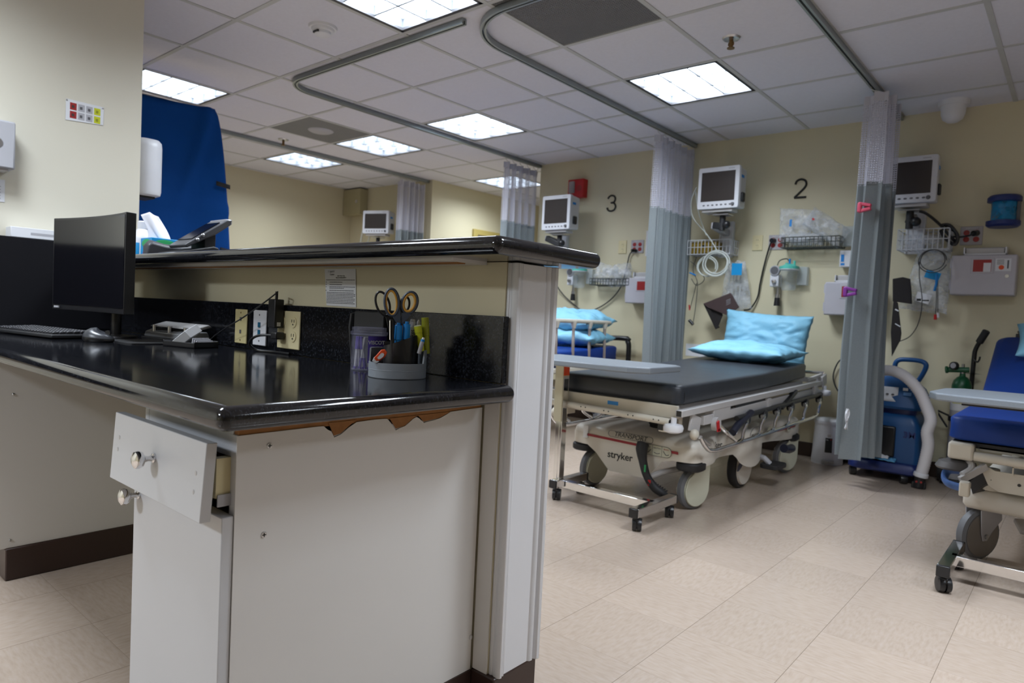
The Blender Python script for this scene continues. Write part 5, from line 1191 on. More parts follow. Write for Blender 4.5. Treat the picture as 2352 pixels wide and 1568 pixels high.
# folded side rail on the right: black bar, knobs, bent chrome arms
def rail_side(s, X):
    pt = MB().tube([rl(X, 3.42, .435), rl(X, 4.88, .445)], .014, 12).build('rail_bar', m_black, t)
    MB().tube([rl(X, 3.62, .445), rl(X + s * .012, 3.42, .405), rl(X + s * .02, 3.33, .375)], .019, 12).build('rail_grip', mat('navy_black_grip', (.012, .014, .03), .4), pt)
    ys = [3.55, 3.80, 4.02, 4.26, 4.54, 4.84]
    for k, y in enumerate(ys):
        MB().cyl(rl(X - s * .016, y, .418), rl(X + s * .02, y, .418), .027, n=10).build('knob', m_black, pt, bevel=.004)
        b = MB(); b.tube([rl(X + s * .012, y - .01, .412), rl(X + s * .028, y - .06, .398), rl(X + s * .03, y - .10, .365), rl(X + s * .034, y - .13, .330), rl(X + s * .034, y - .24, .318)], .0085, 9, smooth=4); b.build('rail_arm', m_chrome, pt)
        b = MB(); b.bar(rl(X + s * .014, y - .05, .408), rl(X + s * .016, y - .02, .414), .018, .026); b.build('arm_bracket', m_steel, pt, bevel=.002)
    b = MB(); b.tube([rl(X + s * .03, 2.93, .405), rl(X + s * .035, 2.98, .355), rl(X + s * .035, 3.06, .325), rl(X + s * .034, 3.30, .318), rl(X + s * .034, 4.62, .318)], .0105, 10, smooth=4); b.build('lower_bar', m_chrome, pt)
    b = MB(); b.tube([rl(X, 3.20, .430), rl(X + s * .03, 3.24, .385), rl(X + s * .034, 3.34, .335)], .010, 9, smooth=4); b.build('rail_arm', m_chrome, pt)
    MB().tube([rl(X + s * .0, 2.98, .395), rl(X + s * .01, 3.08, .345)], .009, 9).build('release_lever', m_steel, pt)
    b = MB(); b.ell(rl(X, 2.93, .412), (.022, .026, .026)); b.build('end_joint', m_beige, pt)
    c = rl(X + s * .005, 3.16, .437); MB().cyl(c - Vector((s * .014, 0, 0)), c + Vector((s * .010, 0, 0)), .034, n=20).build('pivot_disc', m_greyen, pt)
    b = MB(); b.box(-.004, .004, -.012, .012, -.03, .022, 0, Matrix.Translation(c + Vector((s * .014, -.012, -.004))) @ Matrix.Rotation(.3, 4, 'X')); b.box(-.004, .004, -.03, .002, -.032, -.016, 0, Matrix.Translation(c + Vector((s * .014, .012, -.004)))); lab(b.build('red_latch', m_red, pt, bevel=.002), 'red rail latch')
    b = MB(); b.bar(rl(X - s * .02, 2.92, .47), rl(X - s * .02, 3.02, .44), .012, .08); b.bar(rl(X - s * .02, 3.05, .462), rl(X - s * .02, 4.86, .47), .02, .045); b.bar(rl(X - s * .015, 3.9, .50), rl(X - s * .015, 3.9, .43), .03, .05); b.bar(rl(X - s * .01, 4.75, .51), rl(X - s * .01, 4.75, .45), .03, .06); b.bar(rl(X - s * .03, 3.15, .475), rl(X - s * .03, 3.35, .475), .05, .06)
    b.build('rail_mount', m_greyen, pt, bevel=.002)
    b = MB(); b.bar(rl(X - s * .005, 4.1, .425), rl(X - s * .005, 4.35, .505), .03, .022); b.bar(rl(X - s * .03, 3.45, .49), rl(X - s * .03, 3.95, .50), .02, .02); b.build('gas_strut', m_black, pt)
rail_side(1, -1.352)
rail_side(-1, -2.160)
b = MB(); b.bar(rl(-1.372, 4.90, .525), rl(-1.372, 4.99, .545), .045, .075); b.bar(rl(-1.40, 4.72, .548), rl(-1.37, 4.93, .575), .02, .02); b.bar(rl(-2.14, 4.90, .52), rl(-2.14, 4.96, .53), .04, .06); b.bar(rl(-2.14, 4.955, .53), rl(-1.372, 4.955, .53), .03, .035); b.build('head_bracket', m_greyen, t, bevel=.004)
MB().tube([rl(-1.50, 4.93, .585), rl(-1.36, 4.96, .585)], .011, 9).build('push_handle', m_chrome, t)
# lift columns with black bellows
for y in (3.30, 4.25):
    MB().lathe([(.058, .345)] + [(.058 + (.007 if k % 2 else 0), .37 + k * .0085) for k in range(14)] + [(.052, .50)], (-1.72, y, 0), 28).build('bellows_column', m_blackm, t)
# moulded base hood
def hood_plan(f=1.0):
    pts = []
    P = [(-2.10, 3.05), (-1.95, 3.03), (-1.56, 3.03), (-1.42, 3.05), (-1.39, 3.12), (-1.395, 3.26), (-1.44, 3.42), (-1.43, 3.55), (-1.395, 3.66), (-1.385, 3.80), (-1.40, 3.95), (-1.45, 4.06), (-1.44, 4.20), (-1.40, 4.32), (-1.385, 4.45), (-1.40, 4.56), (-1.46, 4.60)]
    P = P + [(-3.505 - x, y) for x, y in reversed(P)][0:] if False else P + [(-2.05, 4.60), (-2.11, 4.54), (-2.12, 4.42), (-2.10, 4.30), (-2.06, 4.18), (-2.05, 4.06), (-2.10, 3.95), (-2.12, 3.80), (-2.11, 3.66), (-2.07, 3.55), (-2.06, 3.42), (-2.10, 3.26), (-2.12, 3.12)]
    P = catmull([Vector((x, y, 0)) for x, y in P], 4, True)
    return P
HP = hood_plan(); HC = Vector((-1.755, 3.80, 0))
def hbot(p):
    x, y = p.x, p.y
    if y < 3.12:
        u = abs(x + 1.765); return .135 if u < .13 else .135 + min(1, (u - .13) / .09) ** .7 * .115
    d = min(abs(y - 3.80) / .20, 1); z = .225
    if abs(y - 3.80) < .20 and x > -1.8: z = .225 - .09 * (1 - d ** 2) ** .5
    return z
rings = [[Vector((p.x, p.y, hbot(p))) for p in HP]]
def hh(p):
    y = p.y; e = abs(y - 3.80) / .80
    return .350 + .0 * e
for f, dz, lo in ((1.0, -.04, 0), (.985, -.014, 0), (.955, -.001, 0), (.88, .006, 0), (.70, .010, 0), (.45, .013, 0), (.18, .014, 0)):
    rings.append([HC + Vector(((p.x - HC.x) * f, (p.y - HC.y) * (f * .75 + .25 if f > .9 else f), 0)) + Vector((0, 0, hh(p) + dz)) for p in HP])
b = MB(); b.loft(rings, caps=(False, True)); hood = b.build('base_hood', m_hood, t, angle=60)
hood['label'] = 'beige moulded base cover'
# red stripe, lettering and pictograms on the hood front
b = MB(); b.bar((-2.01, 3.0275, .304), (-1.475, 3.0275, .292), .002, .013, up=(0, 0, 1)); b.build('red_stripe', m_stripe, hood)
text('lettering', 'TRANSPORT', (-1.745, 3.0262, .332), FRONT, .034, m_black_ink, hood, .0004, shear=.25)
b = MB(); pr = rrect(-1.745, .332, .262, .032, .0155, 6); b.tube([(x, 3.0262, z) for x, z in pr], .0012, 5, closed=True); b.build('lettering_outline', m_ink, hood)
text('lettering', 'stryker', (-1.80, 3.0262, .222), FRONT, .052, m_black_ink, hood, .0004, bold=.0006)
b = MB(); pr = rrect(-1.588, .286, .155, .052, .025, 8); b.prism([(x, 3.0252, z) for x, z in pr], (0, .004, 0)); o = b.build('pictogram_panel', m_wheelc, hood)
b = MB(); b.tube([(x, 3.0250, z) for x, z in pr], .001, 5, closed=True)
for dx in (-.026, .026): b.box(-1.588 + dx - .0007, -1.588 + dx + .0007, 3.0245, 3.0252, .262, .311)
for dx, m_ in ((-.05, 1), (0, 0), (.05, -1)): b.tube([(-1.588 + dx - .016, 3.0248, .276 + (.0 if m_ >= 0 else .012) - .002 * m_), (-1.588 + dx, 3.0248, .270 + .002), (-1.588 + dx + .016, 3.0248, .276 + (.012 if m_ > 0 else 0))], .0018, 5, smooth=4)
b.build('pictogram_lines', m_ink, o)
for dx, s in ((-.05, 'STEER'), (0, 'NEUTRAL'), (.05, 'BRAKE')): text('pictogram_text', s, (-1.588 + dx, 3.0247, .299), FRONT, .0095, m_redd if s == 'BRAKE' else m_ink, o, .0002)
b = MB(); b.box(-2.035, -2.005, 3.0265, 3.029, .285, .35); b.build('white_tag', m_paper, hood)
text('lettering', 'ker', (-1.402, 3.33, .31), (PI / 2, 0, PI / 2 - .25), .045, m_black_ink, hood, .0006, bold=.0006)
text('lettering', 'ISO WHEEL', (-1.383, 3.80, .315), SIDE, .026, m_black_ink, hood, .0006)
b = MB(); b.tube([(-1.384, 3.80 + .085 * math.cos(a), .318 + .045 * math.sin(a)) for a in [PI * k / 12 for k in range(13)]], .0012, 5); b.build('lettering_arc', m_ink, hood)
b = MB(); b.bar((-1.386, 4.16, .302), (-1.380, 4.47, .305), .002, .012); b.build('red_stripe', m_stripe, hood)
for y in (4.12, 4.36): b = MB(); b.prism([(-1.384 if y > 4.2 else -1.42, y + a, .303 + c_) for a, c_ in rrect(0, 0, .075, .05, .024, 6)], (.003, 0, 0)); o = b.build('pictogram_panel', m_wheelc, hood); MB().box(-1.3805 if y > 4.2 else -1.4165, -1.380 if y > 4.2 else -1.416, y - .022, y + .022, .293, .30).build('pictogram_lines', m_ink, o)
# corner bumpers, wheels
for x, y in ((-1.445, 3.115), (-2.07, 3.115), (-1.43, 4.50), (-2.07, 4.50)):
    MB().loft([[(x + a * f, y + c_ * f, z) for a, c_ in rrect(0, 0, .125, .15, .05, 5)] for f, z in ((.9, .205), (1, .212), (1, .238), (.9, .245))]).build('corner_bumper', m_blackm, t)
for x, y, yw in ((-1.452, 3.165, -.27), (-2.045, 3.165, -.16), (-1.425, 4.445, -.33), (-2.06, 4.445, -.2)):
    wv = caster(t, (x, y), .103, .042, yw, m_tyre, m_wheelc, True, None, 'caster_wheel')
    ca, sa = math.cos(yw), math.sin(yw); a_ = Vector((ca, sa, 0)); d_ = Vector((-sa, ca, 0)); r_ = .103
    for s in (-1, 1):
        o_ = Vector((x, y, r_)) + a_ * (s * .025); ring_ = [o_ + d_ * (r_ * .84 * math.cos(q)) + Vector((0, 0, r_ * .84 * math.sin(q))) for q in [PI + PI * k / 16 for k in range(17)]]
        ring_ = ring_ + [o_ + d_ * (r_ * .84) + Vector((0, 0, .125)), o_ + d_ * (r_ * .15) + Vector((0, 0, .125)), o_ - d_ * (r_ * .3) + Vector((0, 0, r_ * .80)), o_ - d_ * (r_ * .66) + Vector((0, 0, r_ * .50))]
        MB().prism(ring_, a_ * (s * .006)).build('wheel_shroud', m_wheelc, wv, bevel=.003)
MB().lathe([(.06, -.025), (.115, -.024), (.122, -.012), (.122, .012), (.115, .024), (.06, .025)], (-1.47, 3.80, .1225), 40, axis=(1, 0, 0)).build('steering_wheel_tyre', m_tyreb, t)
o = MB().lathe([(0, .040), (.098, .038), (.103, .026)], (-1.47, 3.80, .1225), 40, axis=(1, 0, 0)).build('wheel_disc', m_hood, t)
b = MB(); b.prism([(-1.4305, 3.735 + a * .8 - c_ * .5, .155 + a * .5 + c_ * .8) for a, c_ in [(.075 * math.cos(q), .022 * math.sin(q)) for q in [2 * PI * k / 24 for k in range(24)]]], (.001, 0, 0)); b.build('oval_badge', mat('navy_badge', (.03, .04, .09), .4), o)
# pedals
b = MB(); b.tube([(-1.655, 3.0, .315), (-1.652, 2.985, .288), (-1.635, 2.972, .235), (-1.60, 2.955, .17), (-1.555, 2.955, .12), (-1.525, 2.972, .098), (-1.508, 2.992, .080)], [.030, .030, .021, .019, .021, .020, .016], 14, smooth=5); pdl = b.build('brake_pedal', m_blackm, t)
b = MB()
for k in range(6): b.cyl((-1.558 + k * .009, 2.935 + k * .007, .138 - k * .007), (-1.558 + k * .009, 2.975 + k * .007, .138 - k * .007), .004, n=8)
b.build('grip_ribs', m_blackm, pdl)
MB().box(-1.606, -1.598, 2.936, 2.940, .19, .225).build('green_mark', m_greenlab, pdl); MB().box(-1.580, -1.566, 2.934, 2.938, .128, .156).build('red_mark', m_red, pdl)
MB().tube([(-1.60, 2.97, .16), (-1.55, 3.10, .185), (-1.45, 3.3, .20)], .014, 9, smooth=3).build('pedal_shaft', m_greyen, t)
b = MB(); b.loft([[(x, y, z) for x, y in rrect(-1.335, 3.97, .11, .17, .03, 4)] for z in (.115, .14)]); b.build('foot_pedal', m_blackm, t, bevel=.004)
MB().tube([(-1.34, 3.93, .14), (-1.37, 3.92, .17), (-1.46, 3.95, .18)], .016, 9).build('pedal_arm', m_plastg, t)
MB().tube([(-1.335, 4.14, .205), (-1.325, 4.20, .195), (-1.335, 4.28, .19)], .026, 12).build('foot_pedal', mat('navy_pedal', (.012, .015, .035), .4), t)

pillow('light blue pillow lying flat on the black stretcher mattress', (-1.735, 4.50, .757), .66, .44, .125, (math.radians(2), 0, math.radians(-4)), 4, wr=1.2)
pillow('light blue pillow standing upright against the stretcher head', (-1.745, 4.83, .835), .64, .40, .15, (math.radians(82), math.radians(3), math.radians(-4)), 7, wr=1.3)

# ================= bed in bay 3
t = thing('hospital_bed', 'blue hospital bed with a beige side rail in bay 3', 'bed', (-3.37, 4.0, 0))
mattress('mattress', -3.73, -3.0, 3.02, 4.93, lambda y: .66 + max(0, (y - 4.0)) * .05, .12, m_matt_blue, t)
MB().box(-3.75, -2.99, 3.0, 4.95, .50, .545).build('litter_frame', m_beige, t, bevel=.01)
rl_ = MB().tube([(-3.03, 3.55, .90), (-3.02, 4.80, .90)], .016, 10).build('side_rail', m_beige, t)
for k in range(6):
    y = 3.62 + k * .222
    MB().tube([(-3.025, y, .895), (-3.02, y - .005, .80), (-3.0, y - .03, .72), (-2.995, y - .03, .56)], .012, 9, smooth=3).build('rail_post', mat('brown_grey_post', (.25, .21, .19), .4), rl_)
    MB().cyl((-3.025, y, .895), (-3.022, y, .845), .028, .014, n=12).build('post_cap', m_beige, rl_)
b = MB(); b.tube([(-3.72, 5.05, .74), (-3.05, 5.05, .77), (-2.99, 5.05, .745), (-2.975, 5.05, .69), (-2.975, 5.05, .55)], .022, 12, smooth=4); b.build('head_bar', m_black, t)
MB().box(-3.55, -3.15, 3.3, 4.6, .22, .40).box(-3.45, -3.25, 3.8, 4.1, .40, .51).build('base', m_hood, t, bevel=.05, seg=4)
b = MB(); b.tube([(-3.03, 3.9, .50), (-2.97, 3.86, .40), (-2.97, 3.62, .37), (-2.97, 3.50, .42), (-3.03, 3.45, .50)], .012, 9, smooth=4); b.tube([(-3.0, 4.15, .48), (-2.96, 4.1, .40), (-2.96, 3.95, .40)], .012, 9, smooth=3); b.build('chrome_loop', m_chrome, t)
for x, y in ((-3.12, 4.86), (-3.62, 4.86), (-3.12, 3.22), (-3.62, 3.22)): caster(t, (x, y), .10, .04, .2, m_tyre, m_plastg, True, .22, 'caster_wheel')
pillow('lower light blue pillow of the two stacked on the blue bed', (-3.30, 4.63, .765), .66, .42, .145, (math.radians(2), 0, math.radians(6)), 11, wr=1.2)
pillow('upper light blue pillow of the two stacked on the blue bed', (-3.34, 4.68, .90), .68, .42, .17, (math.radians(6), math.radians(1), math.radians(-3)), 13, wr=1.4)

# ================= overbed tables
def overbed(label, xr, yr0, yr1, xl, ztop, colx, coly, top_pts, dirn, baseX, brace_y):
    """right-angle base: foot bars along y at both ends of a long bar along x"""
    xc = (xr + xl) / 2; t = thing('overbed_table', label, 'overbed table', (xc, coly, 0), 'wheeled overbed tables')
    b = MB(); b.prism([(x, y, ztop - .028) for x, y in top_pts], (0, 0, .028)); b.build('table_top', m_tabletop, t, bevel=.006, seg=3)
    zb = .085
    b = MB(); b.bar((xl, coly, zb), (xr, coly, zb), .036, .040)
    b.build('long_bar', m_chrome, t, bevel=.003)
    for x, y0, y1 in ((xr, yr0, yr1), (xl, coly - .05, coly + .22)):
        fb = MB().bar((x, y0, zb), (x, y1, zb), .042, .040).build('foot_bar', m_chrome, t, bevel=.003)
        for y, s in ((y0, -1), (y1, 1)): MB().cb((x, y + s * .006, zb), (.043, .014, .041)).build('end_cap', m_black, fb, bevel=.003)
        for y in (y0 + .03, y1 - .03):
            cs = MB().lathe([(.018, -.021), (.027, -.020), (.029, -.012), (.029, -.003), (.02, -.003), (.02, .003), (.029, .003), (.029, .012), (.027, .020), (.018, .021)], (x, y, .029), 24, axis=(math.cos(.5), math.sin(.5), 0)).build('caster', m_black, t)
            MB().cyl((x, y, .045), (x, y, zb - .018), .007, n=10).box(x - .016, x + .016, y - .02, y + .02, .036, .056).build('caster_housing', m_black, cs, bevel=.004)
    return t
tl = overbed('grey-topped overbed table in front of the black stretcher', -1.458, 2.60, 2.965, -1.995, .728, -1.995, 2.775,
        [(-2.16, 2.52), (-1.50, 2.545), (-1.425, 2.61), (-1.425, 2.90), (-1.47, 2.945), (-2.16, 2.945)], 1, 0, 0)
b = MB(); b.box(-2.035, -1.985, 2.745, 2.80, .40, .70); b.build('outer_sleeve', mat('cream_sleeve', (.56, .53, .40), .35), tl, bevel=.003)
MB().box(-2.022, -1.998, 2.752, 2.793, .10, .42).box(-1.998, -1.9835, 2.752, 2.793, .10, .62).build('column', m_chrome, tl, bevel=.002)
MB().box(-1.9848, -1.9838, 2.748, 2.797, .635, .69).build('orange_sticker', m_orange, tl); MB().box(-1.9848, -1.9838, 2.75, 2.795, .565, .63).build('spec_sticker', m_plastg, tl)
b = MB(); b.box(-2.10, -1.55, 2.69, 2.83, .688, .701); b.build('under_plate', m_beige, tl, bevel=.002)
tr = overbed('grey-topped overbed table at the right edge, in front of the blue stretcher', -.335, 2.85, 3.235, .42, .722, .42, 3.03,
        [(-.43, 2.93), (-.40, 2.86), (-.33, 2.835), (.30, 2.82), (.34, 2.86), (.34, 3.24), (.30, 3.27), (-.36, 3.24), (-.415, 3.16)], 1, 0, 0)
MB().box(.395, .445, 3.0, 3.06, .10, .70).build('column', m_chrome, tr, bevel=.003)
b = MB(); b.box(-.33, .42, 2.95, 3.14, .678, .6935); b.build('under_plate', m_blackm, tr, bevel=.002)

# ================= stretcher at the right edge
t = thing('hospital_stretcher', 'blue wheeled hospital stretcher cropped by the right edge', 'stretcher', (-.05, 4.1, 0))
def zt2(y): return .605 + max(0, y - 4.35) * .50
mattress('mattress', -.405, .33, 3.27, 5.02, zt2, .098, m_matt_blue, t, ny=20)
b = MB(); b.box(-.39, .32, 3.30, 5.0, .480, .500); b.build('litter_deck', m_blackm, t)
b = MB(); b.box(-.40, -.31, 3.255, 3.33, .430, .500); b.build('corner_bracket', m_beige, t, bevel=.012, seg=3)
b = MB(); b.tube([(-.31, 3.27, .452), (.35, 3.27, .442)], .019, 12); b.build('foot_tube', m_beige, t)
b = MB(); b.box(-.30, .33, 3.30, 3.34, .470, .490); b.box(-.14, .33, 3.275, 3.33, .465, .495); b.build('cross_member', m_beige, t, bevel=.003)
pl_ = [(-.30, 3.30, .430), (-.24, 3.30, .40), (.33, 3.30, .395), (.33, 3.30, .318), (-.225, 3.30, .318), (-.26, 3.30, .34)]
b = MB(); b.prism(pl_, (0, .006, 0)); o = b.build('perforated_plate', m_beige, t, bevel=.001)
for x, r in ((-.105, .030), (-.16, .006), (-.05, .009), (.05, .03)): MB().cyl((x, 3.2985, .358), (x, 3.2995, .358), r, n=22).build('plate_hole', m_black, o)
b = MB(); b.box(-.185, -.18, 3.285, 3.30, .395, .430); b.box(-.145, -.14, 3.285, 3.30, .395, .430); b.box(-.185, -.14, 3.285, 3.30, .425, .430); b.build('wire_bracket', m_beige, t)
MB().cyl((-.255, 3.36, .31), (-.255, 3.36, .40), .028, n=20).cyl((-.175, 3.30, .455), (-.175, 3.30, .475), .016, n=14).build('pivot_post', m_beige, t, bevel=.003)
MB().lathe([(.02, .025), (.055, .012), (.068, -.010), (.062, -.018), (0, -.02)], (-.378, 3.30, .402), 28).build('grey_bumper', mat('dark_grey_bumper', (.09, .085, .085), .5), t)
b = MB(); b.tube([(-.33, 3.30, .43), (-.315, 3.27, .40), (-.34, 3.23, .375)], .014, 9, smooth=3); b.bar((-.27, 3.29, .415), (-.345, 3.22, .355), .016, .026); b.build('rail_link', m_greyen, t)
b = MB(); b.tube([(-.345, 3.26, .385), (-.392, 3.27, .378), (-.402, 3.25, .352), (-.385, 3.20, .338), (-.335, 3.17, .334)], .020, 12, smooth=4, sx=.55); o = b.build('rail_end', mat('worn_blue_grip', (.045, .11, .30), .55, var=(30, .6)), t)
MB().cb((-.322, 3.165, .334), (.036, .04, .058)).build('rail_end_cap', m_beige, o, bevel=.006)
b = MB(); b.bar((-.25, 3.32, .38), (-.32, 3.40, .29), .03, .05); b.build('black_link', m_black, t)
b = MB(); R0 = [(-.285, 3.36), (.36, 3.36), (.40, 3.42), (.40, 4.75), (.34, 4.85), (-.24, 4.85), (-.30, 4.78), (-.33, 3.9), (-.33, 3.46)]
R1 = catmull([Vector((x, y, 0)) for x, y in R0], 4, True)
b.loft([[Vector((.04 + (p.x - .04) * f, 4.1 + (p.y - 4.1) * (f * .5 + .5), z)) for p in R1] for f, z in ((.97, .218), (1.0, .235), (1.0, .265), (.97, .298), (.88, .314), (.5, .325))]); lab(b.build('base_hood', m_hood, t, angle=60), 'beige base cover')
w_ = caster(t, (-.292, 3.425), .105, .045, -.55, m_tyre, mat('grey_wheel_disc', (.22, .20, .185), .5), True, None, 'caster_wheel')
MB().lathe([(.0, .262), (.052, .262), (.052, .248), (.046, .238), (.05, .226), (.0, .212)], (-.285, 3.44, 0), 24).build('swivel', m_plastg, w_)
a_ = Vector((math.cos(.55), -math.sin(.55), 0)); d_ = Vector((math.sin(.55), math.cos(.55), 0)); c_ = Vector((-.292, 3.425, 0))
for s in (-1, 1): MB().prism([c_ + a_ * (s * .031) + d_ * (y - 3.425) + Vector((0, 0, z)) for y, z in ((3.39, .215), (3.51, .215), (3.515, .17), (3.46, .12), (3.435, .085), (3.412, .085), (3.40, .12))], a_ * (s * .004)).build('fork', m_plastg, w_, bevel=.002)
MB().cyl(c_ + a_ * -.042 + Vector((0, 0, .105)), c_ + a_ * .042 + Vector((0, 0, .105)), .009, n=12).build('axle', m_steel, w_)
for x, y in ((.33, 3.45), (-.27, 4.75), (.33, 4.75)): caster(t, (x, y), .105, .045, .1, m_tyre, m_greyen, True, .22, 'caster_wheel')
b = MB(); b.bar((-.16, 3.55, .17), (-.13, 3.50, .13), .05, .02); b.build('foot_pedal', m_greyen, t, bevel=.004)
b = MB(); b.tube([(-.30, 5.04, .96), (-.20, 5.06, 1.0), (.2, 5.06, 1.0)], .02, 10, smooth=3); b.tube([(-.30, 5.04, .96), (-.31, 5.0, .62)], .018, 10); b.build('head_bar', m_black, t)
pillow('light blue pillow at the right edge of the photo', (-.02, 4.80, .93), .56, .40, .16, (math.radians(26), 0, math.radians(4)), 17)

# ================= pedal bin
t = thing('pedal_bin', 'white pedal bin with a black label beside the curtain hem', 'bin', (-1.325, 5.03, 0))
bc = (-1.325, 5.03)
b = MB(); b.loft([[(x, y, z) for x, y in [(bc[0] + .102 * f * math.cos(a), bc[1] + .102 * f * math.sin(a)) for a in [2 * PI * k / 40 for k in range(40)]]] for f, z in ((1.0, 0), (1.0, .03), (.98, .05), (.90, .26), (.90, .275))]); b.build('body', m_plastw, t)
b = MB(); b.loft([[(bc[0] + .102 * f * math.cos(a), bc[1] + .102 * f * math.sin(a), z) for a in [2 * PI * k / 40 for k in range(40)]] for f, z in ((.93, .275), (.95, .285), (.93, .30), (.80, .312), (.3, .318))]); b.build('lid', m_plastw, t)
aa = math.atan2(-bc[1], -bc[0])
def bn(r, da, z): return Vector((bc[0] + r * math.cos(aa + da), bc[1] + r * math.sin(aa + da), z))
b = MB(); b.grid(lambda u, v: bn(.1000 - .0042 * v, -.18 + .46 * u, .085 + .10 * v), 8, 3); o = b.build('label', m_black_ink, t)
b = MB(); b.grid(lambda u, v: bn(.0975, .15 + .06 * u, .172 + .008 * v), 2, 2); b.build('red_mark', m_red, o)
text('lettering', '24L', bn(.0978, -.06, .172), (PI / 2, 0, aa + PI / 2 - .06), .012, m_paper, o, .0002)
b = MB(); b.ell(bn(.0945, .0, .205), (.008, .004, .011)); b.ell(bn(.094, .12, .205), (.007, .004, .011)); b.build('printed_mark', m_greyen, t)
b = MB(); b.loft([[bn(.095 + .045 * f, .05 + .42 * s, z) for s, f in ((-1, 0), (-.8, .6), (0, 1), (.8, .6), (1, 0))] for z in (.022, .034)]); b.build('pedal', m_steel, t, bevel=.002)

# ================= patient warming blower
t = thing('air_warmer', 'blue patient warming blower with a ribbed white hose', 'medical blower', (-.93, 4.88, 0))
def rr_box(x0, x1, y0, y1, r): return [(x, y) for x, y in rrect((x0 + x1) / 2, (y0 + y1) / 2, x1 - x0, y1 - y0, r, 5)]
b = MB(); b.loft([[(x, y, z) for x, y in rr_box(-1.125 + k, -.715 - k, 4.72 + k, 5.10 - k, .05)] for k, z in ((.01, .055), (0, .065), (0, .10), (.012, .118), (.03, .122))]); b.build('cart_base', m_bluedk, t)
b = MB(); b.loft([[(x, y, z) for x, y in rr_box(-1.06 + k, -.725 - k2, 4.775 + k, 5.06, .04)] for k, k2, z in ((0, .0, .12), (.0, .0, .14), (.0, .0, .25), (.004, .01, .35), (.012, .03, .40), (.03, .05, .42))]); b.build('lower_cabinet', m_blueab, t)
MB().box(-1.03, -.865, 4.758, 4.78, .15, .345).build('storage_recess', m_black, t, bevel=.01)
b = MB(); b.loft([[(x, y, z) for x, y in rr_box(-1.05 + k, -.745 - k2, 4.80 + k, 5.05, .05)] for k, k2, z in ((.02, .03, .42), (.02, .02, .475))]); b.build('filter_ring', m_bluedk, t)
b = MB(); b.loft([[(x, y, z) for x, y in rr_box(-1.08 + k, -.73 - k2, 4.765 + ky, 5.08, .06)] for k, k2, ky, z in ((.01, .01, .01, .455), (.0, .0, .0, .47), (.0, .0, .01, .53), (.012, .025, .03, .58), (.05, .08, .07, .625), (.10, .14, .12, .652), (.15, .2, .15, .66))]); b.build('blower_head', m_blueab, t)
b = MB(); b.grid(lambda u, v: Vector((-1.02 + .15 * u, 4.762 + .02 * v + .01 * u, .50 + .09 * v)), 4, 4); b.build('control_panel', m_paper, t, solid=.003)
for k in range(3): MB().ell((-.955 + k * .03, 4.762, .545), (.009, .003, .006)).build('control_button', m_ink, t)
MB().box(-.842, -.815, 4.768, 4.772, .575, .592).build('white_sticker', m_paper, t); MB().box(-.838, -.795, 4.765, 4.768, .545, .566).build('pale_blue_sticker', mat('pale_blue_print', (.08, .22, .5), .5), t)
text('lettering', '3M', (-.79, 4.772, .30), FRONT, .055, m_bluedk, t, .0006, bold=.001)
b = MB(); b.tube([(-.93, 5.0, .63), (-.935, 4.98, .72), (-.915, 4.98, .755), (-.86, 4.98, .762), (-.79, 4.98, .758), (-.76, 4.98, .735), (-.775, 4.99, .68), (-.80, 5.0, .63)], .015, 10, smooth=4); b.build('carry_handle', m_blueab, t)
HPTS = [Vector(p) for p in ((-.99, 4.76, .685), (-.90, 4.72, .695), (-.82, 4.70, .665), (-.745, 4.69, .59), (-.70, 4.69, .50), (-.672, 4.69, .42), (-.685, 4.69, .345), (-.675, 4.69, .27), (-.685, 4.69, .17), (-.70, 4.69, .085))]
hp = catmull(HPTS, 14); rad = [.031 + (.0032 if k % 2 else 0) for k in range(len(hp))]
MB().tube(hp, rad, 18).build('ribbed_hose', m_hose, t, angle=80)
MB().cyl((-.699, 4.69, .098), (-.703, 4.69, .072), .040, n=24).build('hose_collar', m_plastw, t, bevel=.004)
o = MB().cyl((-.702, 4.69, .075), (-.708, 4.69, .004), .031, n=20).box(-.745, -.671, 4.675, 4.705, .002, .04).build('hose_nozzle', m_black, t, bevel=.003)
for s in (-1, 1): MB().cyl((-.705 + s * .012, 4.658, .045), (-.705 + s * .012, 4.660, .045), .006, n=10).build('red_dot', m_redd, o)
for x, y in ((-1.095, 4.77), (-.80, 4.745), (-1.06, 5.05), (-.76, 5.05)):
    MB().lathe([(.012, -.020), (.028, -.019), (.030, -.008), (.030, .008), (.028, .019), (.012, .020)], (x, y, .030), 20, axis=(math.cos(.4), math.sin(.4), 0)).cyl((x, y, .03), (x, y, .06), .012, n=10).build('caster', m_black, t)
t2 = thing('plastic_wrappers', 'crumpled blue and white wrappers on the base of the blue blower', 'wrappers', (-.97, 4.745, .125))
b = MB(); b.grid(lambda u, v: Vector((-1.06 + .21 * u, 4.722 + .035 * v, .127 + .022 * abs(noise.noise(Vector((u * 5, v * 4, 2)))) + .012 * v)), 16, 8); b.build('blue_wrapper', mat('pale_blue_wrapper', (.10, .35, .62), .5), t2, solid=.001)
b = MB(); b.grid(lambda u, v: Vector((-1.02 + .13 * u, 4.724 + .03 * v, .142 + .02 * abs(noise.noise(Vector((u * 5, v * 4, 7)))) + .012 * v)), 12, 8); b.build('white_wrapper', m_paper, t2, solid=.001)

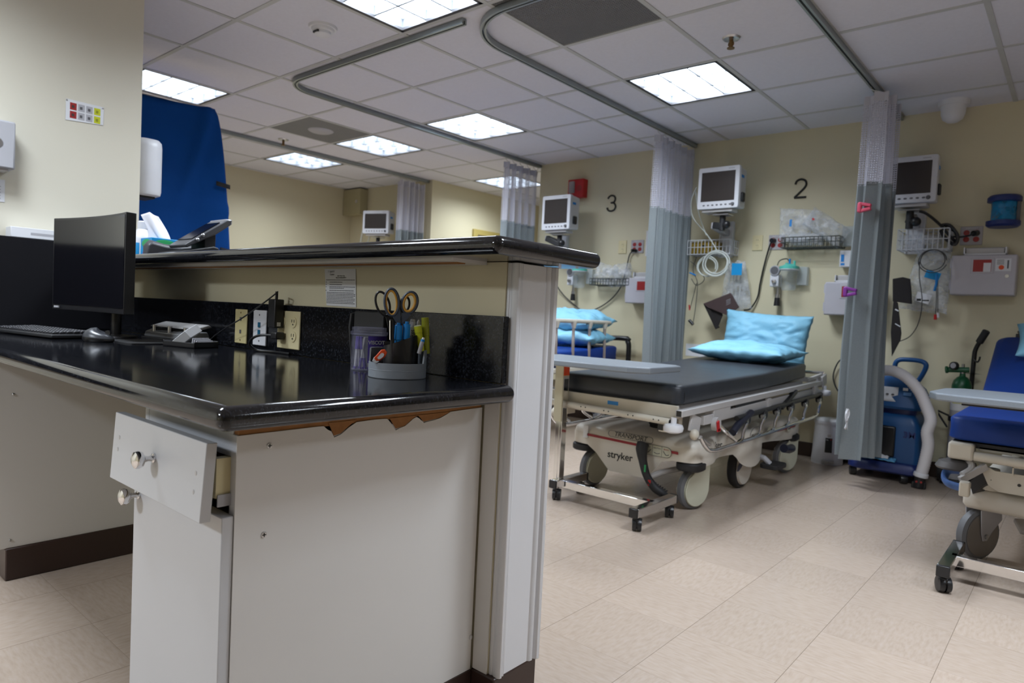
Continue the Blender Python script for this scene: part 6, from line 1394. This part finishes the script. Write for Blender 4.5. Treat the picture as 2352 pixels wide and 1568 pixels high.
# ================= oxygen cylinder on a trolley
t = thing('oxygen_cylinder', 'green-topped oxygen cylinder standing on a black trolley', 'gas cylinder', (-.565, 5.0, .04))
oc = (-.565, 5.0)
MB().lathe([(.0, .04), (.048, .04), (.053, .05), (.053, .605), (0, .605)], (*oc, 0), 30).build('body', m_plastg, t)
MB().lathe([(.0532, .47), (.0534, .475), (.0534, .545), (.0532, .55)], (*oc, 0), 30).build('paper_label', m_paper, t)
MB().box(-.60, -.545, 4.945, 4.9475, .515, .535).build('green_label', m_yellow, t)
MB().lathe([(.0533, .60), (.053, .625), (.045, .655), (.028, .675), (.017, .682), (.015, .70)], (*oc, 0), 30).build('green_shoulder', m_green, t)
MB().lathe([(.016, .70), (.018, .705), (.018, .735), (.008, .74), (.008, .758), (.0, .76)], (*oc, 0), 20).build('valve', m_steel, t)
MB().cyl((-.64, 4.98, .718), (-.53, 4.99, .725), .017, n=16).cyl((-.655, 4.98, .716), (-.64, 4.98, .718), .022, n=16).build('regulator', m_green, t, bevel=.003)
MB().lathe([(0, .018), (.024, .017), (.026, 0)], (-.605, 4.965, .745), 22, axis=(-.4, -1, .1)).build('gauge', m_black, t)
MB().lathe([(0, .0192), (.017, .0186)], (-.605, 4.965, .745), 22, axis=(-.4, -1, .1)).build('gauge_face', m_plastg, t)
t = thing('cylinder_trolley', 'black cylinder trolley with a bent handle against the wall', 'trolley', (-.55, 5.03, 0))
MB().tube([(-.525, 5.07, .02), (-.525, 5.07, .40), (-.52, 5.07, .78), (-.515, 5.065, .85), (-.495, 5.05, .90), (-.468, 5.03, .95)], .013, 10, smooth=4).build('pole', m_black, t)
MB().cyl((-.498, 5.05, .895), (-.462, 5.028, .972), .021, n=16).build('grip', m_blackm, t, bevel=.006)
MB().tube([(-.52, 5.055, .79), (-.50, 5.05, .775), (-.49, 5.045, .79), (-.487, 5.045, .81)], .005, 8, smooth=4).build('hook', m_black, t)
MB().lathe([(.056, .40), (.060, .40), (.060, .43), (.056, .43)], (*oc, 0), 30).lathe([(.056, .70), (.0, .70)], (-.525, 5.07, 0), 4).build('retaining_ring', m_black, t)
MB().tube([(-.62, 4.99, .43), (-.675, 4.97, .455), (-.668, 4.965, .43), (-.62, 4.96, .36)], .006, 8).build('wire_loop', m_black, t)
MB().box(-.64, -.49, 4.94, 5.09, .022, .038).build('foot_plate', m_black, t, bevel=.004)
for x in (-.645, -.485): MB().lathe([(.02, -.018), (.07, -.017), (.075, 0), (.07, .017), (.02, .018)], (x, 5.06, .075), 28, axis=(1, 0, 0)).build('wheel', m_tyreb, t)
MB().box(-.60, -.53, 4.90, 4.95, .0, .022).build('front_stop', m_black, t, bevel=.004)

# ------------------------------------------------------------------ view
m_lamp.cycles.emission_sampling = 'NONE'; m_refl.cycles.emission_sampling = 'NONE'; m_side.cycles.emission_sampling = 'NONE'
SC.view_settings.view_transform = 'Standard'; SC.view_settings.look = 'None'; SC.view_settings.gamma = 1.0
SC.view_settings.exposure = 0.2
SC.view_settings.use_curve_mapping = False
w = bpy.data.worlds.new('world'); SC.world = w; w.use_nodes = True
w.node_tree.nodes['Background'].inputs[0].default_value = (0.5, 0.55, 0.6, 1); w.node_tree.nodes['Background'].inputs[1].default_value = 0.02
SC.cycles.max_bounces = 7; SC.cycles.diffuse_bounces = 4; SC.cycles.glossy_bounces = 4; SC.cycles.transmission_bounces = 4; SC.cycles.transparent_max_bounces = 16
SC.cycles.caustics_reflective = False; SC.cycles.caustics_refractive = False
SC.cycles.adaptive_threshold = 0.03
SC.cycles.use_denoising = True
